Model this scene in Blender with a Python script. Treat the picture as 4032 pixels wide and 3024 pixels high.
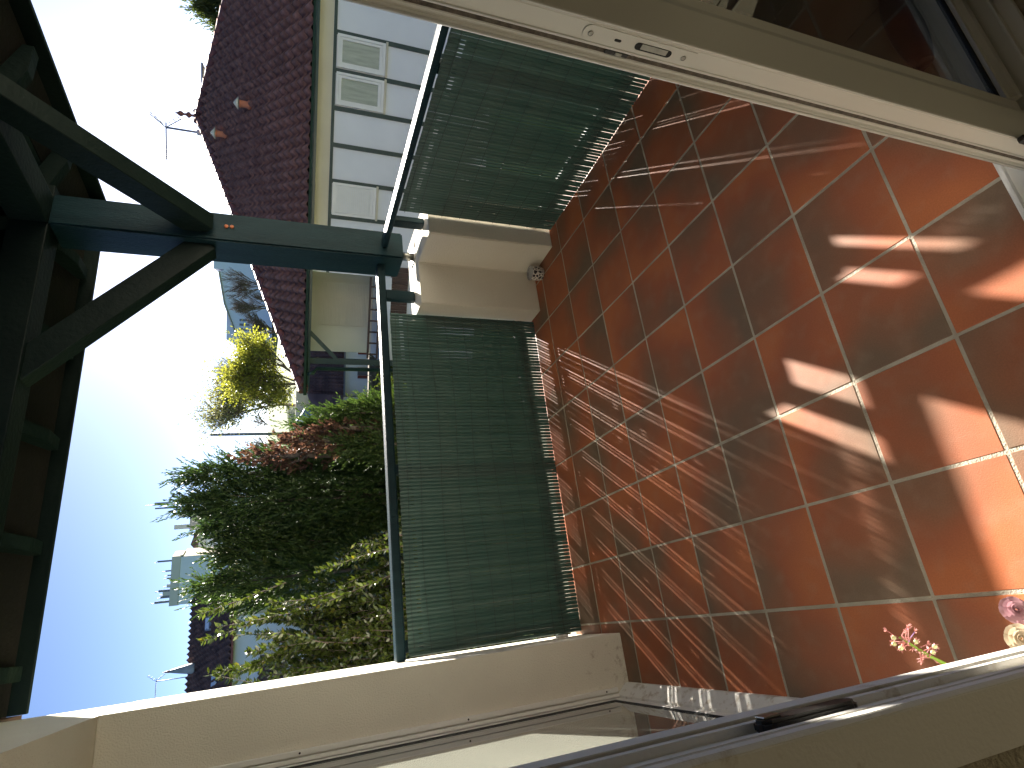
import bpy, bmesh, math, random
import numpy as np
from mathutils import Matrix, Vector

for o in list(bpy.data.objects):
    bpy.data.objects.remove(o)
SC = bpy.context.scene
COL = SC.collection
R = math.radians
random.seed(7)

# ------------------------------------------------------------------ camera
cam_d = bpy.data.cameras.new('camera')
cam = bpy.data.objects.new('camera', cam_d)
COL.objects.link(cam)
rot = Matrix(((0.345625, 0.385681, 0.855450), (-0.125376, 0.922437, -0.365227), (-0.929960, 0.018978, 0.367172)))
cam.matrix_world = Matrix.Translation((1.471, -0.524, 1.617)) @ rot.to_4x4()
cam_d.sensor_fit = 'HORIZONTAL'
cam_d.sensor_width = 36
cam_d.lens = 20.605
cam_d.clip_start = 0.02
cam_d.clip_end = 2000
SC.camera = cam

# ------------------------------------------------------------------ light
SUN_EL, SUN_AZ = R(20.2), R(143.0)          # azimuth counter-clockwise from +X
world = bpy.data.worlds.new('World')
SC.world = world
world.use_nodes = True
wn = world.node_tree
wn.nodes.clear()
sky = wn.nodes.new('ShaderNodeTexSky')
sky.sky_type = 'NISHITA'
sky.sun_disc = False
sky.sun_elevation = SUN_EL
sky.sun_rotation = R(90) - SUN_AZ
sky.altitude = 50
sky.air_density = 0.38
sky.dust_density = 0.2
sky.ozone_density = 2.0
bg = wn.nodes.new('ShaderNodeBackground')
bg.inputs['Strength'].default_value = 0.05
wo = wn.nodes.new('ShaderNodeOutputWorld')
wn.links.new(sky.outputs[0], bg.inputs[0])
wn.links.new(bg.outputs[0], wo.inputs[0])

sun_d = bpy.data.lights.new('sun', 'SUN')
sun_d.energy = 5.0
sun_d.angle = R(0.53)
sun_d.color = (1.0, 0.93, 0.82)
sun = bpy.data.objects.new('sun', sun_d)
COL.objects.link(sun)
sdir = Vector((math.cos(SUN_AZ) * math.cos(SUN_EL), math.sin(SUN_AZ) * math.cos(SUN_EL), math.sin(SUN_EL)))
sun.rotation_euler = sdir.to_track_quat('Z', 'Y').to_euler()

SC.view_settings.view_transform = 'Standard'
SC.view_settings.look = 'None'
SC.view_settings.exposure = 2.25
SC.view_settings.gamma = 1
SC.view_settings.use_curve_mapping = False
SC.cycles.use_denoising = True
SC.cycles.max_bounces = 12
SC.cycles.diffuse_bounces = 8
SC.cycles.glossy_bounces = 4
SC.cycles.transmission_bounces = 6
SC.cycles.transparent_max_bounces = 12
SC.cycles.caustics_reflective = False
SC.cycles.caustics_refractive = False
SC.cycles.sample_clamp_indirect = 10

# ------------------------------------------------------------------ materials
def N(nt, t, **kw):
    n = nt.nodes.new(t)
    for k, v in kw.items():
        setattr(n, k, v)
    return n

def mat(name, c1, c2=None, rough=0.6, scale=6.0, bump=0.0, bscale=60.0, metal=0.0, spec=0.5, rnd=0.0, detail=5.0, lo=0.35, hi=0.65, stretch=None):
    """principled paint/render/wood: two tones mixed by noise, random tone per object, fine relief"""
    m = bpy.data.materials.new(name)
    m.use_nodes = True
    nt = m.node_tree
    b = nt.nodes['Principled BSDF']
    b.inputs['Roughness'].default_value = rough
    b.inputs['Metallic'].default_value = metal
    b.inputs['Specular IOR Level'].default_value = spec
    tc = N(nt, 'ShaderNodeTexCoord')
    src = tc.outputs['Object']
    if stretch:
        mp = N(nt, 'ShaderNodeMapping')
        mp.inputs['Scale'].default_value = stretch
        nt.links.new(src, mp.inputs[0])
        src = mp.outputs[0]
    no = N(nt, 'ShaderNodeTexNoise')
    no.inputs['Scale'].default_value = scale
    no.inputs['Detail'].default_value = detail
    nt.links.new(src, no.inputs['Vector'])
    mr = N(nt, 'ShaderNodeMapRange')
    mr.inputs[1].default_value = lo
    mr.inputs[2].default_value = hi
    nt.links.new(no.outputs[0], mr.inputs[0])
    mx = N(nt, 'ShaderNodeMix', data_type='RGBA')
    mx.inputs[6].default_value = (*c1, 1)
    mx.inputs[7].default_value = (*(c2 or c1), 1)
    nt.links.new(mr.outputs[0], mx.inputs[0])
    out = mx.outputs[2]
    if rnd:
        oi = N(nt, 'ShaderNodeObjectInfo')
        m2 = N(nt, 'ShaderNodeMapRange')
        m2.inputs[3].default_value = 1 - rnd
        m2.inputs[4].default_value = 1 + rnd
        nt.links.new(oi.outputs['Random'], m2.inputs[0])
        hs = N(nt, 'ShaderNodeHueSaturation')
        nt.links.new(m2.outputs[0], hs.inputs['Value'])
        nt.links.new(out, hs.inputs['Color'])
        out = hs.outputs[0]
    nt.links.new(out, b.inputs['Base Color'])
    if bump:
        n2 = N(nt, 'ShaderNodeTexNoise')
        n2.inputs['Scale'].default_value = bscale
        n2.inputs['Detail'].default_value = 4
        nt.links.new(src, n2.inputs['Vector'])
        bp = N(nt, 'ShaderNodeBump')
        bp.inputs['Strength'].default_value = bump
        bp.inputs['Distance'].default_value = 0.01
        nt.links.new(n2.outputs[0], bp.inputs['Height'])
        nt.links.new(bp.outputs[0], b.inputs['Normal'])
    return m

def leafmat(name, c1, c2, trans=0.4, c3=None, gloss=0.25, rough=0.45):
    m = bpy.data.materials.new(name)
    m.use_nodes = True
    nt = m.node_tree
    nt.nodes.clear()
    out = N(nt, 'ShaderNodeOutputMaterial')
    g = N(nt, 'ShaderNodeNewGeometry')
    cr = N(nt, 'ShaderNodeValToRGB')
    cr.color_ramp.elements[0].color = (*c1, 1)
    cr.color_ramp.elements[1].color = (*c2, 1)
    if c3:
        e = cr.color_ramp.elements.new(0.93)
        e.color = (*c2, 1)
        cr.color_ramp.elements[-1].color = (*c3, 1)
    nt.links.new(g.outputs['Random Per Island'], cr.inputs[0])
    pb = N(nt, 'ShaderNodeBsdfPrincipled')
    pb.inputs['Roughness'].default_value = rough
    pb.inputs['Specular IOR Level'].default_value = gloss
    nt.links.new(cr.outputs[0], pb.inputs['Base Color'])
    tr = N(nt, 'ShaderNodeBsdfTranslucent')
    hs = N(nt, 'ShaderNodeHueSaturation')
    hs.inputs['Value'].default_value = 1.7
    hs.inputs['Saturation'].default_value = 1.15
    nt.links.new(cr.outputs[0], hs.inputs['Color'])
    nt.links.new(hs.outputs[0], tr.inputs['Color'])
    mx = N(nt, 'ShaderNodeMixShader')
    mx.inputs[0].default_value = trans
    nt.links.new(pb.outputs[0], mx.inputs[1])
    nt.links.new(tr.outputs[0], mx.inputs[2])
    nt.links.new(mx.outputs[0], out.inputs[0])
    return m

def glassmat(name, tint=(0.94, 0.95, 0.95), rough=0.0, opac=0.0, power=4.2):
    m = bpy.data.materials.new(name)
    m.use_nodes = True
    nt = m.node_tree
    nt.nodes.clear()
    out = N(nt, 'ShaderNodeOutputMaterial')
    t = N(nt, 'ShaderNodeBsdfTransparent')
    t.inputs[0].default_value = (*tint, 1)
    g = N(nt, 'ShaderNodeBsdfGlossy')
    g.inputs['Roughness'].default_value = rough
    ge = N(nt, 'ShaderNodeNewGeometry')
    dt = N(nt, 'ShaderNodeVectorMath', operation='DOT_PRODUCT')
    nt.links.new(ge.outputs['Incoming'], dt.inputs[0])
    nt.links.new(ge.outputs['Normal'], dt.inputs[1])
    ab = N(nt, 'ShaderNodeMath', operation='ABSOLUTE')
    nt.links.new(dt.outputs['Value'], ab.inputs[0])
    om = N(nt, 'ShaderNodeMath', operation='SUBTRACT')
    om.inputs[0].default_value = 1.0
    nt.links.new(ab.outputs[0], om.inputs[1])
    pw = N(nt, 'ShaderNodeMath', operation='POWER')
    pw.inputs[1].default_value = power
    nt.links.new(om.outputs[0], pw.inputs[0])
    f = N(nt, 'ShaderNodeMath', operation='MULTIPLY_ADD')
    f.inputs[1].default_value = 0.95
    f.inputs[2].default_value = 0.05
    nt.links.new(pw.outputs[0], f.inputs[0])
    mx = N(nt, 'ShaderNodeMixShader')
    nt.links.new(f.outputs[0], mx.inputs[0])
    nt.links.new(t.outputs[0], mx.inputs[1])
    nt.links.new(g.outputs[0], mx.inputs[2])
    last = mx.outputs[0]
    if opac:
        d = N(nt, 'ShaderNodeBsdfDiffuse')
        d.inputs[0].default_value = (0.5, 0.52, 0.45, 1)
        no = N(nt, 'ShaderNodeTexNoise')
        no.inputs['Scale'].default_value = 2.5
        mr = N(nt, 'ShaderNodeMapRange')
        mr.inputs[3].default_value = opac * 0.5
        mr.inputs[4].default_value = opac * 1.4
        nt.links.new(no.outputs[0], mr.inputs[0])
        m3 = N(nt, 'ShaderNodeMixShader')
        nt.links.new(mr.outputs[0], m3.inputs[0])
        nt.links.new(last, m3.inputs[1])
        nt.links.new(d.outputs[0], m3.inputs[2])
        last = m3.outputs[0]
    nt.links.new(last, out.inputs[0])
    return m

def tilemat():
    m = bpy.data.materials.new('terracotta_tile')
    m.use_nodes = True
    nt = m.node_tree
    b = nt.nodes['Principled BSDF']
    tc = N(nt, 'ShaderNodeTexCoord')
    oi = N(nt, 'ShaderNodeObjectInfo')
    sc = N(nt, 'ShaderNodeVectorMath', operation='SCALE')
    sc.inputs[3].default_value = 37.0
    cx = N(nt, 'ShaderNodeCombineXYZ')
    nt.links.new(oi.outputs['Random'], cx.inputs[0])
    m7 = N(nt, 'ShaderNodeMath', operation='MULTIPLY')
    m7.inputs[1].default_value = 7.31
    nt.links.new(oi.outputs['Random'], m7.inputs[0])
    nt.links.new(m7.outputs[0], cx.inputs[1])
    nt.links.new(cx.outputs[0], sc.inputs[0])
    ad = N(nt, 'ShaderNodeVectorMath', operation='ADD')
    nt.links.new(tc.outputs['Object'], ad.inputs[0])
    nt.links.new(sc.outputs[0], ad.inputs[1])
    n1 = N(nt, 'ShaderNodeTexNoise')
    n1.inputs['Scale'].default_value = 3.2
    n1.inputs['Detail'].default_value = 2
    n1.inputs['Roughness'].default_value = 0.4
    nt.links.new(ad.outputs[0], n1.inputs['Vector'])
    # kiln flashing: smoky tone drifting in from a random side of each tile
    vr = N(nt, 'ShaderNodeVectorRotate', rotation_type='Z_AXIS')
    ma = N(nt, 'ShaderNodeMath', operation='MULTIPLY')
    ma.inputs[1].default_value = 61.0
    nt.links.new(oi.outputs['Random'], ma.inputs[0])
    nt.links.new(ma.outputs[0], vr.inputs['Angle'])
    nt.links.new(tc.outputs['Object'], vr.inputs['Vector'])
    sx = N(nt, 'ShaderNodeSeparateXYZ')
    nt.links.new(vr.outputs[0], sx.inputs[0])
    mg = N(nt, 'ShaderNodeMath', operation='MULTIPLY')
    mg.inputs[1].default_value = 1.5
    nt.links.new(sx.outputs[0], mg.inputs[0])
    rr = N(nt, 'ShaderNodeMath', operation='MULTIPLY')
    rr.inputs[1].default_value = 913.7
    nt.links.new(oi.outputs['Random'], rr.inputs[0])
    fr = N(nt, 'ShaderNodeMath', operation='FRACT')
    nt.links.new(rr.outputs[0], fr.inputs[0])
    fs = N(nt, 'ShaderNodeMath', operation='MULTIPLY_ADD')
    fs.inputs[1].default_value = 0.24
    fs.inputs[2].default_value = -0.06
    nt.links.new(fr.outputs[0], fs.inputs[0])
    a1 = N(nt, 'ShaderNodeMath', operation='ADD')
    nt.links.new(n1.outputs[0], a1.inputs[0])
    nt.links.new(mg.outputs[0], a1.inputs[1])
    a2 = N(nt, 'ShaderNodeMath', operation='ADD')
    nt.links.new(a1.outputs[0], a2.inputs[0])
    nt.links.new(fs.outputs[0], a2.inputs[1])
    cr = N(nt, 'ShaderNodeValToRGB')
    e = cr.color_ramp.elements
    e[0].position = 0.26
    e[0].color = (0.47, 0.150, 0.060, 1)
    e[1].position = 0.88
    e[1].color = (0.185, 0.122, 0.080, 1)
    x = e.new(0.48)
    x.color = (0.37, 0.120, 0.058, 1)
    x = e.new(0.64)
    x.color = (0.28, 0.122, 0.068, 1)
    nt.links.new(a2.outputs[0], cr.inputs[0])
    n3 = N(nt, 'ShaderNodeTexNoise')
    n3.inputs['Scale'].default_value = 240
    n3.inputs['Detail'].default_value = 3
    nt.links.new(tc.outputs['Object'], n3.inputs['Vector'])
    hs = N(nt, 'ShaderNodeHueSaturation')
    mv = N(nt, 'ShaderNodeMapRange')
    mv.inputs[3].default_value = 0.78
    mv.inputs[4].default_value = 1.22
    nt.links.new(n3.outputs[0], mv.inputs[0])
    nt.links.new(mv.outputs[0], hs.inputs['Value'])
    nt.links.new(cr.outputs[0], hs.inputs['Color'])
    # dust film
    n4 = N(nt, 'ShaderNodeTexNoise')
    n4.inputs['Scale'].default_value = 14
    n4.inputs['Detail'].default_value = 6
    nt.links.new(ad.outputs[0], n4.inputs['Vector'])
    md = N(nt, 'ShaderNodeMapRange')
    md.inputs[1].default_value = 0.5
    md.inputs[2].default_value = 0.85
    md.inputs[4].default_value = 0.22
    nt.links.new(n4.outputs[0], md.inputs[0])
    mx = N(nt, 'ShaderNodeMix', data_type='RGBA')
    mx.inputs[7].default_value = (0.40, 0.29, 0.21, 1)
    nt.links.new(md.outputs[0], mx.inputs[0])
    nt.links.new(hs.outputs[0], mx.inputs[6])
    nt.links.new(mx.outputs[2], b.inputs['Base Color'])
    mr = N(nt, 'ShaderNodeMapRange')
    mr.inputs[3].default_value = 0.42
    mr.inputs[4].default_value = 0.60
    nt.links.new(n4.outputs[0], mr.inputs[0])
    nt.links.new(mr.outputs[0], b.inputs['Roughness'])
    b.inputs['Specular IOR Level'].default_value = 0.22
    n5 = N(nt, 'ShaderNodeTexNoise')
    n5.inputs['Scale'].default_value = 320
    bp = N(nt, 'ShaderNodeBump')
    bp.inputs['Strength'].default_value = 0.25
    bp.inputs['Distance'].default_value = 0.002
    nt.links.new(n5.outputs[0], bp.inputs['Height'])
    nt.links.new(tc.outputs['Object'], n5.inputs['Vector'])
    nt.links.new(bp.outputs[0], b.inputs['Normal'])
    return m

def stained(name, c1, stain, zlow=0.0, zhigh=0.35, bump=0.4, bscale=160):
    """render or lacquered metal with specks and splash dirt gathered low down"""
    m = mat(name, c1, tuple(x * 0.93 for x in c1), rough=0.75, scale=3, bump=bump, bscale=bscale)
    nt = m.node_tree
    b = nt.nodes['Principled BSDF']
    old = b.inputs['Base Color'].links[0].from_socket
    tc = N(nt, 'ShaderNodeTexCoord')
    sp = N(nt, 'ShaderNodeTexNoise')
    sp.inputs['Scale'].default_value = 22
    sp.inputs['Detail'].default_value = 8
    sp.inputs['Roughness'].default_value = 0.7
    nt.links.new(tc.outputs['Object'], sp.inputs['Vector'])
    sx = N(nt, 'ShaderNodeSeparateXYZ')
    nt.links.new(tc.outputs['Object'], sx.inputs[0])
    mz = N(nt, 'ShaderNodeMapRange')
    mz.inputs[1].default_value = zlow
    mz.inputs[2].default_value = zhigh
    mz.inputs[3].default_value = 0.14
    mz.inputs[4].default_value = 0.0
    nt.links.new(sx.outputs[2], mz.inputs[0])
    ad = N(nt, 'ShaderNodeMath', operation='ADD')
    nt.links.new(sp.outputs[0], ad.inputs[0])
    nt.links.new(mz.outputs[0], ad.inputs[1])
    th = N(nt, 'ShaderNodeMapRange')
    th.inputs[1].default_value = 0.66
    th.inputs[2].default_value = 0.78
    th.inputs[4].default_value = 0.65
    nt.links.new(ad.outputs[0], th.inputs[0])
    mx = N(nt, 'ShaderNodeMix', data_type='RGBA')
    mx.inputs[7].default_value = (*stain, 1)
    nt.links.new(th.outputs[0], mx.inputs[0])
    nt.links.new(old, mx.inputs[6])
    nt.links.new(mx.outputs[2], b.inputs['Base Color'])
    return m

M = {}
M['tile'] = tilemat()
M['grout'] = mat('grout', (0.52, 0.47, 0.38), (0.36, 0.31, 0.24), rough=0.9, scale=9, bump=0.5, bscale=200)
M['render'] = mat('cream_render', (0.80, 0.76, 0.65), (0.76, 0.71, 0.60), rough=0.9, scale=2.5, bump=0.55, bscale=140)
M['render_stain'] = stained('cream_render_stained', (0.81, 0.77, 0.66), (0.36, 0.28, 0.2))
M['green'] = mat('green_timber_paint', (0.0055, 0.020, 0.026), (0.009, 0.029, 0.036), spec=0.15, rough=0.42, scale=3, bump=0.35, bscale=30, stretch=(8, 8, 1), rnd=0.1)
M['green_shaded'] = mat('green_paint_shaded', (0.0035, 0.0095, 0.0085), (0.0065, 0.014, 0.012), spec=0.15, rough=0.5, scale=3, bump=0.3, bscale=40, rnd=0.18)  # darker copy of the post's green, standing in for shade under the roof
M['brownboard'] = mat('brown_eave_board', (0.006, 0.006, 0.005), (0.010, 0.009, 0.007), spec=0.2, rough=0.6, scale=5, bump=0.3, bscale=50, rnd=0.1)
M['alu'] = mat('white_lacquered_aluminium', (0.81, 0.80, 0.76), (0.78, 0.77, 0.73), rough=0.38, scale=2, bump=0.04, bscale=300, spec=0.5)
M['alu_dirty'] = stained('white_aluminium_speckled', (0.81, 0.79, 0.74), (0.40, 0.32, 0.22), zlow=0, zhigh=2.5, bump=0.1, bscale=200)
M['rubber'] = mat('black_rubber', (0.012, 0.012, 0.012), (0.02, 0.02, 0.02), rough=0.55, scale=20)
M['brush'] = mat('grey_brush_seal', (0.20, 0.17, 0.14), (0.12, 0.10, 0.085), rough=0.95, scale=90, bump=0.6, bscale=400)
M['steel'] = mat('zinc_steel', (0.36, 0.35, 0.32), (0.22, 0.22, 0.2), rough=0.35, scale=30, metal=0.9)
M['dark_hole'] = mat('dark_recess', (0.01, 0.01, 0.01), rough=0.8)
M['glass'] = glassmat('window_glass')
M['glass_tint'] = glassmat('pale_reflection_glass', (0.50, 0.56, 0.50), 0.0, 0.22, 1.1)  # greenish diffuse film paints in the pale reflection of the wall
M['glass_door'] = glassmat('smoky_door_glass', (0.52, 0.54, 0.55), 0.0, 0.0, 3.2)
M['cream_tile'] = mat('cream_floor_tile', (0.46, 0.40, 0.27), (0.38, 0.33, 0.22), rough=0.3, scale=6, bump=0.05, bscale=90, rnd=0.05)
M['plaster'] = mat('interior_plaster', (0.50, 0.45, 0.35), (0.42, 0.38, 0.29), rough=0.95, scale=30, bump=1.0, bscale=120)
M['interior'] = mat('interior_wall_paint', (0.50, 0.47, 0.40), (0.47, 0.44, 0.37), rough=0.9, scale=2)
M['rooftile'] = mat('plum_roof_tile', (0.115, 0.050, 0.040), (0.22, 0.115, 0.088), spec=0.25, rough=0.55, scale=5, bump=0.5, bscale=30, rnd=0.22, detail=8)
M['rooftile_far'] = mat('dark_brown_roof_tile', (0.075, 0.038, 0.032), (0.17, 0.088, 0.068), spec=0.3, rough=0.45, scale=1.5, bump=0.4, bscale=9, detail=8)
M['ridgetile'] = mat('red_ridge_tile', (0.26, 0.085, 0.060), (0.15, 0.055, 0.045), rough=0.6, scale=3, bump=0.4, bscale=20, rnd=0.2)
M['terracotta'] = mat('orange_clay', (0.55, 0.18, 0.08), (0.45, 0.14, 0.06), rough=0.7, scale=6)
M['gutter'] = mat('dark_green_gutter', (0.012, 0.032, 0.026), (0.02, 0.045, 0.036), rough=0.35, scale=4)
M['timber_dark'] = mat('dark_green_timber', (0.030, 0.050, 0.042), (0.045, 0.066, 0.055), rough=0.55, scale=6, bump=0.3, bscale=30)
M['housewhite'] = mat('white_house_render', (0.80, 0.81, 0.84), (0.76, 0.77, 0.80), rough=0.9, scale=1.2, bump=0.35, bscale=60)
M['housecream'] = mat('cream_house_render', (0.68, 0.62, 0.48), (0.62, 0.56, 0.43), rough=0.9, scale=1.2, bump=0.35, bscale=60)
M['whitepaint'] = mat('white_window_paint', (0.80, 0.79, 0.76), (0.76, 0.75, 0.72), rough=0.4, scale=5)
M['curtain'] = mat('pale_green_net_curtain', (0.66, 0.66, 0.61), (0.50, 0.50, 0.46), rough=0.9, scale=2.5, detail=8, stretch=(6, 1, 0.8))
M['redshutter'] = mat('red_brown_shutter', (0.22, 0.045, 0.03), (0.17, 0.035, 0.025), rough=0.5, scale=5)
M['darkwood'] = mat('dark_brown_door_wood', (0.045, 0.022, 0.020), (0.065, 0.03, 0.027), rough=0.5, scale=5, rnd=0.15)
M['bluewall'] = mat('pale_blue_cladding', (0.74, 0.77, 0.84), (0.70, 0.74, 0.82), rough=0.8, scale=0.3)
M['concrete'] = mat('pale_concrete', (0.62, 0.60, 0.54), (0.55, 0.53, 0.48), rough=0.9, scale=0.2, bump=0.2, bscale=2)
M['concrete_w'] = mat('warm_concrete', (0.60, 0.52, 0.42), (0.52, 0.45, 0.36), rough=0.9, scale=0.2)
M['zincmast'] = mat('grey_mast_metal', (0.20, 0.21, 0.24), (0.15, 0.16, 0.18), rough=0.5, scale=3)
M['darkwin'] = mat('dark_far_window', (0.09, 0.10, 0.12), (0.14, 0.16, 0.19), rough=0.3, scale=0.7)
M['bark'] = mat('grey_bark', (0.10, 0.075, 0.055), (0.17, 0.13, 0.10), rough=0.9, scale=9, bump=0.6, bscale=30)
M['bark_pale'] = mat('pale_twig_bark', (0.20, 0.16, 0.13), (0.28, 0.24, 0.2), rough=0.9, scale=9)
M['grass'] = mat('lawn_grass', (0.075, 0.13, 0.022), (0.12, 0.17, 0.035), rough=0.95, scale=0.8, bump=0.6, bscale=14, detail=9)
M['stone'] = mat('rubble_stone', (0.20, 0.16, 0.11), (0.12, 0.10, 0.07), rough=0.95, scale=5, bump=0.8, bscale=14, rnd=0.3)
M['asphalt'] = mat('grey_road_asphalt', (0.06, 0.06, 0.062), (0.045, 0.045, 0.047), rough=0.9, scale=3)
M['vanblue'] = mat('blue_van_paint', (0.03, 0.10, 0.34), rough=0.3)
M['cabin'] = mat('pale_van_paint', (0.75, 0.77, 0.8), rough=0.3)
M['cane'] = None

def canemat():
    m = bpy.data.materials.new('green_plastic_cane')
    m.use_nodes = True
    nt = m.node_tree
    nt.nodes.clear()
    out = N(nt, 'ShaderNodeOutputMaterial')
    pb = N(nt, 'ShaderNodeBsdfPrincipled')
    pb.inputs['Roughness'].default_value = 0.38
    oi = N(nt, 'ShaderNodeObjectInfo')
    cr = N(nt, 'ShaderNodeValToRGB')
    cr.color_ramp.elements[0].color = (0.046, 0.098, 0.086, 1)
    cr.color_ramp.elements[1].color = (0.080, 0.142, 0.126, 1)
    nt.links.new(oi.outputs['Random'], cr.inputs[0])
    tc = N(nt, 'ShaderNodeTexCoord')
    no = N(nt, 'ShaderNodeTexNoise')
    no.inputs['Scale'].default_value = 5
    no.inputs['Detail'].default_value = 6
    nt.links.new(tc.outputs['Object'], no.inputs['Vector'])
    mr = N(nt, 'ShaderNodeMapRange')
    mr.inputs[1].default_value = 0.45
    mr.inputs[2].default_value = 0.8
    mr.inputs[4].default_value = 0.35
    nt.links.new(no.outputs[0], mr.inputs[0])
    mx = N(nt, 'ShaderNodeMix', data_type='RGBA')
    mx.inputs[7].default_value = (0.12, 0.13, 0.105, 1)
    nt.links.new(mr.outputs[0], mx.inputs[0])
    nt.links.new(cr.outputs[0], mx.inputs[6])
    nt.links.new(mx.outputs[2], pb.inputs['Base Color'])
    tr = N(nt, 'ShaderNodeBsdfTranslucent')
    tr.inputs[0].default_value = (0.10, 0.22, 0.18, 1)
    ms = N(nt, 'ShaderNodeMixShader')
    ms.inputs[0].default_value = 0.16
    nt.links.new(pb.outputs[0], ms.inputs[1])
    nt.links.new(tr.outputs[0], ms.inputs[2])
    nt.links.new(ms.outputs[0], out.inputs[0])
    return m
M['cane'] = canemat()

def potmat():
    m = bpy.data.materials.new('black_leaf_print_ceramic')
    m.use_nodes = True
    nt = m.node_tree
    b = nt.nodes['Principled BSDF']
    b.inputs['Roughness'].default_value = 0.3
    tc = N(nt, 'ShaderNodeTexCoord')
    v = N(nt, 'ShaderNodeTexVoronoi', feature='DISTANCE_TO_EDGE')
    v.inputs['Scale'].default_value = 42
    nt.links.new(tc.outputs['Object'], v.inputs['Vector'])
    cr = N(nt, 'ShaderNodeValToRGB')
    cr.color_ramp.elements[0].position = 0.10
    cr.color_ramp.elements[0].color = (0.72, 0.70, 0.65, 1)
    cr.color_ramp.elements[1].position = 0.14
    cr.color_ramp.elements[1].color = (0.02, 0.02, 0.03, 1)
    nt.links.new(v.outputs[0], cr.inputs[0])
    nt.links.new(cr.outputs[0], b.inputs['Base Color'])
    return m

# ------------------------------------------------------------------ object helpers
def link(name, me, m=None, parent=None, loc=None):
    o = bpy.data.objects.new(name, me)
    COL.objects.link(o)
    if m and me is not None and len(me.materials) == 0:
        me.materials.append(m)
    if loc is not None:
        o.location = loc
    if parent:
        o.parent = parent
        if parent.get('_w'):
            o.matrix_parent_inverse = Matrix.Translation(-Vector(parent.location))
    return o

def mesh(name, v, f, smooth=False):
    me = bpy.data.meshes.new(name)
    me.from_pydata([tuple(p) for p in v], [], [tuple(q) for q in f])
    if smooth:
        me.polygons.foreach_set('use_smooth', [True] * len(me.polygons))
    me.update()
    return me

def root(name, label, cat, loc=(0, 0, 0), rz=None, group=None):
    """Empty at a thing's base. Without rz its parts are given in world coordinates, with rz in its own frame."""
    o = bpy.data.objects.new(name, None)
    COL.objects.link(o)
    o.location = loc
    o.empty_display_size = 0.1
    if rz is None:
        o['_w'] = 1
    else:
        o.rotation_euler = (0, 0, rz)
    tag(o, label, cat, group)
    return o

def tag(o, label=None, cat=None, group=None, kind=None):
    if label: o['label'] = label
    if cat: o['category'] = cat
    if group: o['group'] = group
    if kind: o['kind'] = kind
    return o

def bmesh_box(a, b, bev=0.0):
    bm = bmesh.new()
    vs = [bm.verts.new((x, y, z)) for x in (a[0], b[0]) for y in (a[1], b[1]) for z in (a[2], b[2])]
    for q in ((0, 1, 3, 2), (4, 6, 7, 5), (0, 4, 5, 1), (2, 3, 7, 6), (0, 2, 6, 4), (1, 5, 7, 3)):
        bm.faces.new([vs[i] for i in q])
    bmesh.ops.recalc_face_normals(bm, faces=bm.faces)
    if bev:
        bmesh.ops.bevel(bm, geom=bm.edges[:], offset=bev, segments=2 if bev > 0.004 else 1, affect='EDGES', profile=0.6)
    return bm

def box(name, a, b, m, parent=None, bev=0.0):
    bm = bmesh_box(a, b, bev)
    me = bpy.data.meshes.new(name)
    bm.to_mesh(me)
    bm.free()
    return link(name, me, m, parent)

def boxes(name, lst, m, parent=None):
    v, f = [], []
    for a, b in lst:
        k = len(v)
        v += [(x, y, z) for x in (a[0], b[0]) for y in (a[1], b[1]) for z in (a[2], b[2])]
        f += [tuple(k + i for i in q) for q in ((0, 1, 3, 2), (4, 6, 7, 5), (0, 4, 5, 1), (2, 3, 7, 6), (0, 2, 6, 4), (1, 5, 7, 3))]
    return link(name, mesh(name, v, f), m, parent)

def prism(name, poly, axis, a, b, m, parent=None, bev=0.0):
    """polygon (2-D) swept along an axis from a to b: axis 'x' poly=(y,z), 'y' poly=(x,z), 'z' poly=(x,y)"""
    def P(p, t):
        return {'x': (t, p[0], p[1]), 'y': (p[0], t, p[1]), 'z': (p[0], p[1], t)}[axis]
    n = len(poly)
    v = [P(p, a) for p in poly] + [P(p, b) for p in poly]
    f = [tuple(range(n)), tuple(range(2 * n - 1, n - 1, -1))] + [(i, i + n, (i + 1) % n + n, (i + 1) % n) for i in range(n)]
    me = mesh(name, v, f)
    bm = bmesh.new()
    bm.from_mesh(me)
    bmesh.ops.recalc_face_normals(bm, faces=bm.faces)
    if bev:
        bmesh.ops.bevel(bm, geom=bm.edges[:], offset=bev, segments=2, affect='EDGES')
    bm.to_mesh(me)
    bm.free()
    return link(name, me, m, parent)

def beam_between(name, p, q, w, h, m, parent=None, up=(0, 0, 1), bev=0.004):
    p, q = Vector(p), Vector(q)
    d = (q - p)
    L = d.length
    d.normalize()
    side = d.cross(Vector(up)).normalized()
    u = side.cross(d).normalized()
    bm = bmesh_box((0, -w / 2, -h / 2), (L, w / 2, h / 2), bev)
    mt = Matrix((d, side, u)).transposed().to_4x4()
    mt.translation = p
    bm.transform(mt)
    bmesh.ops.recalc_face_normals(bm, faces=bm.faces)
    me = bpy.data.meshes.new(name)
    bm.to_mesh(me)
    bm.free()
    return link(name, me, m, parent)

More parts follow.
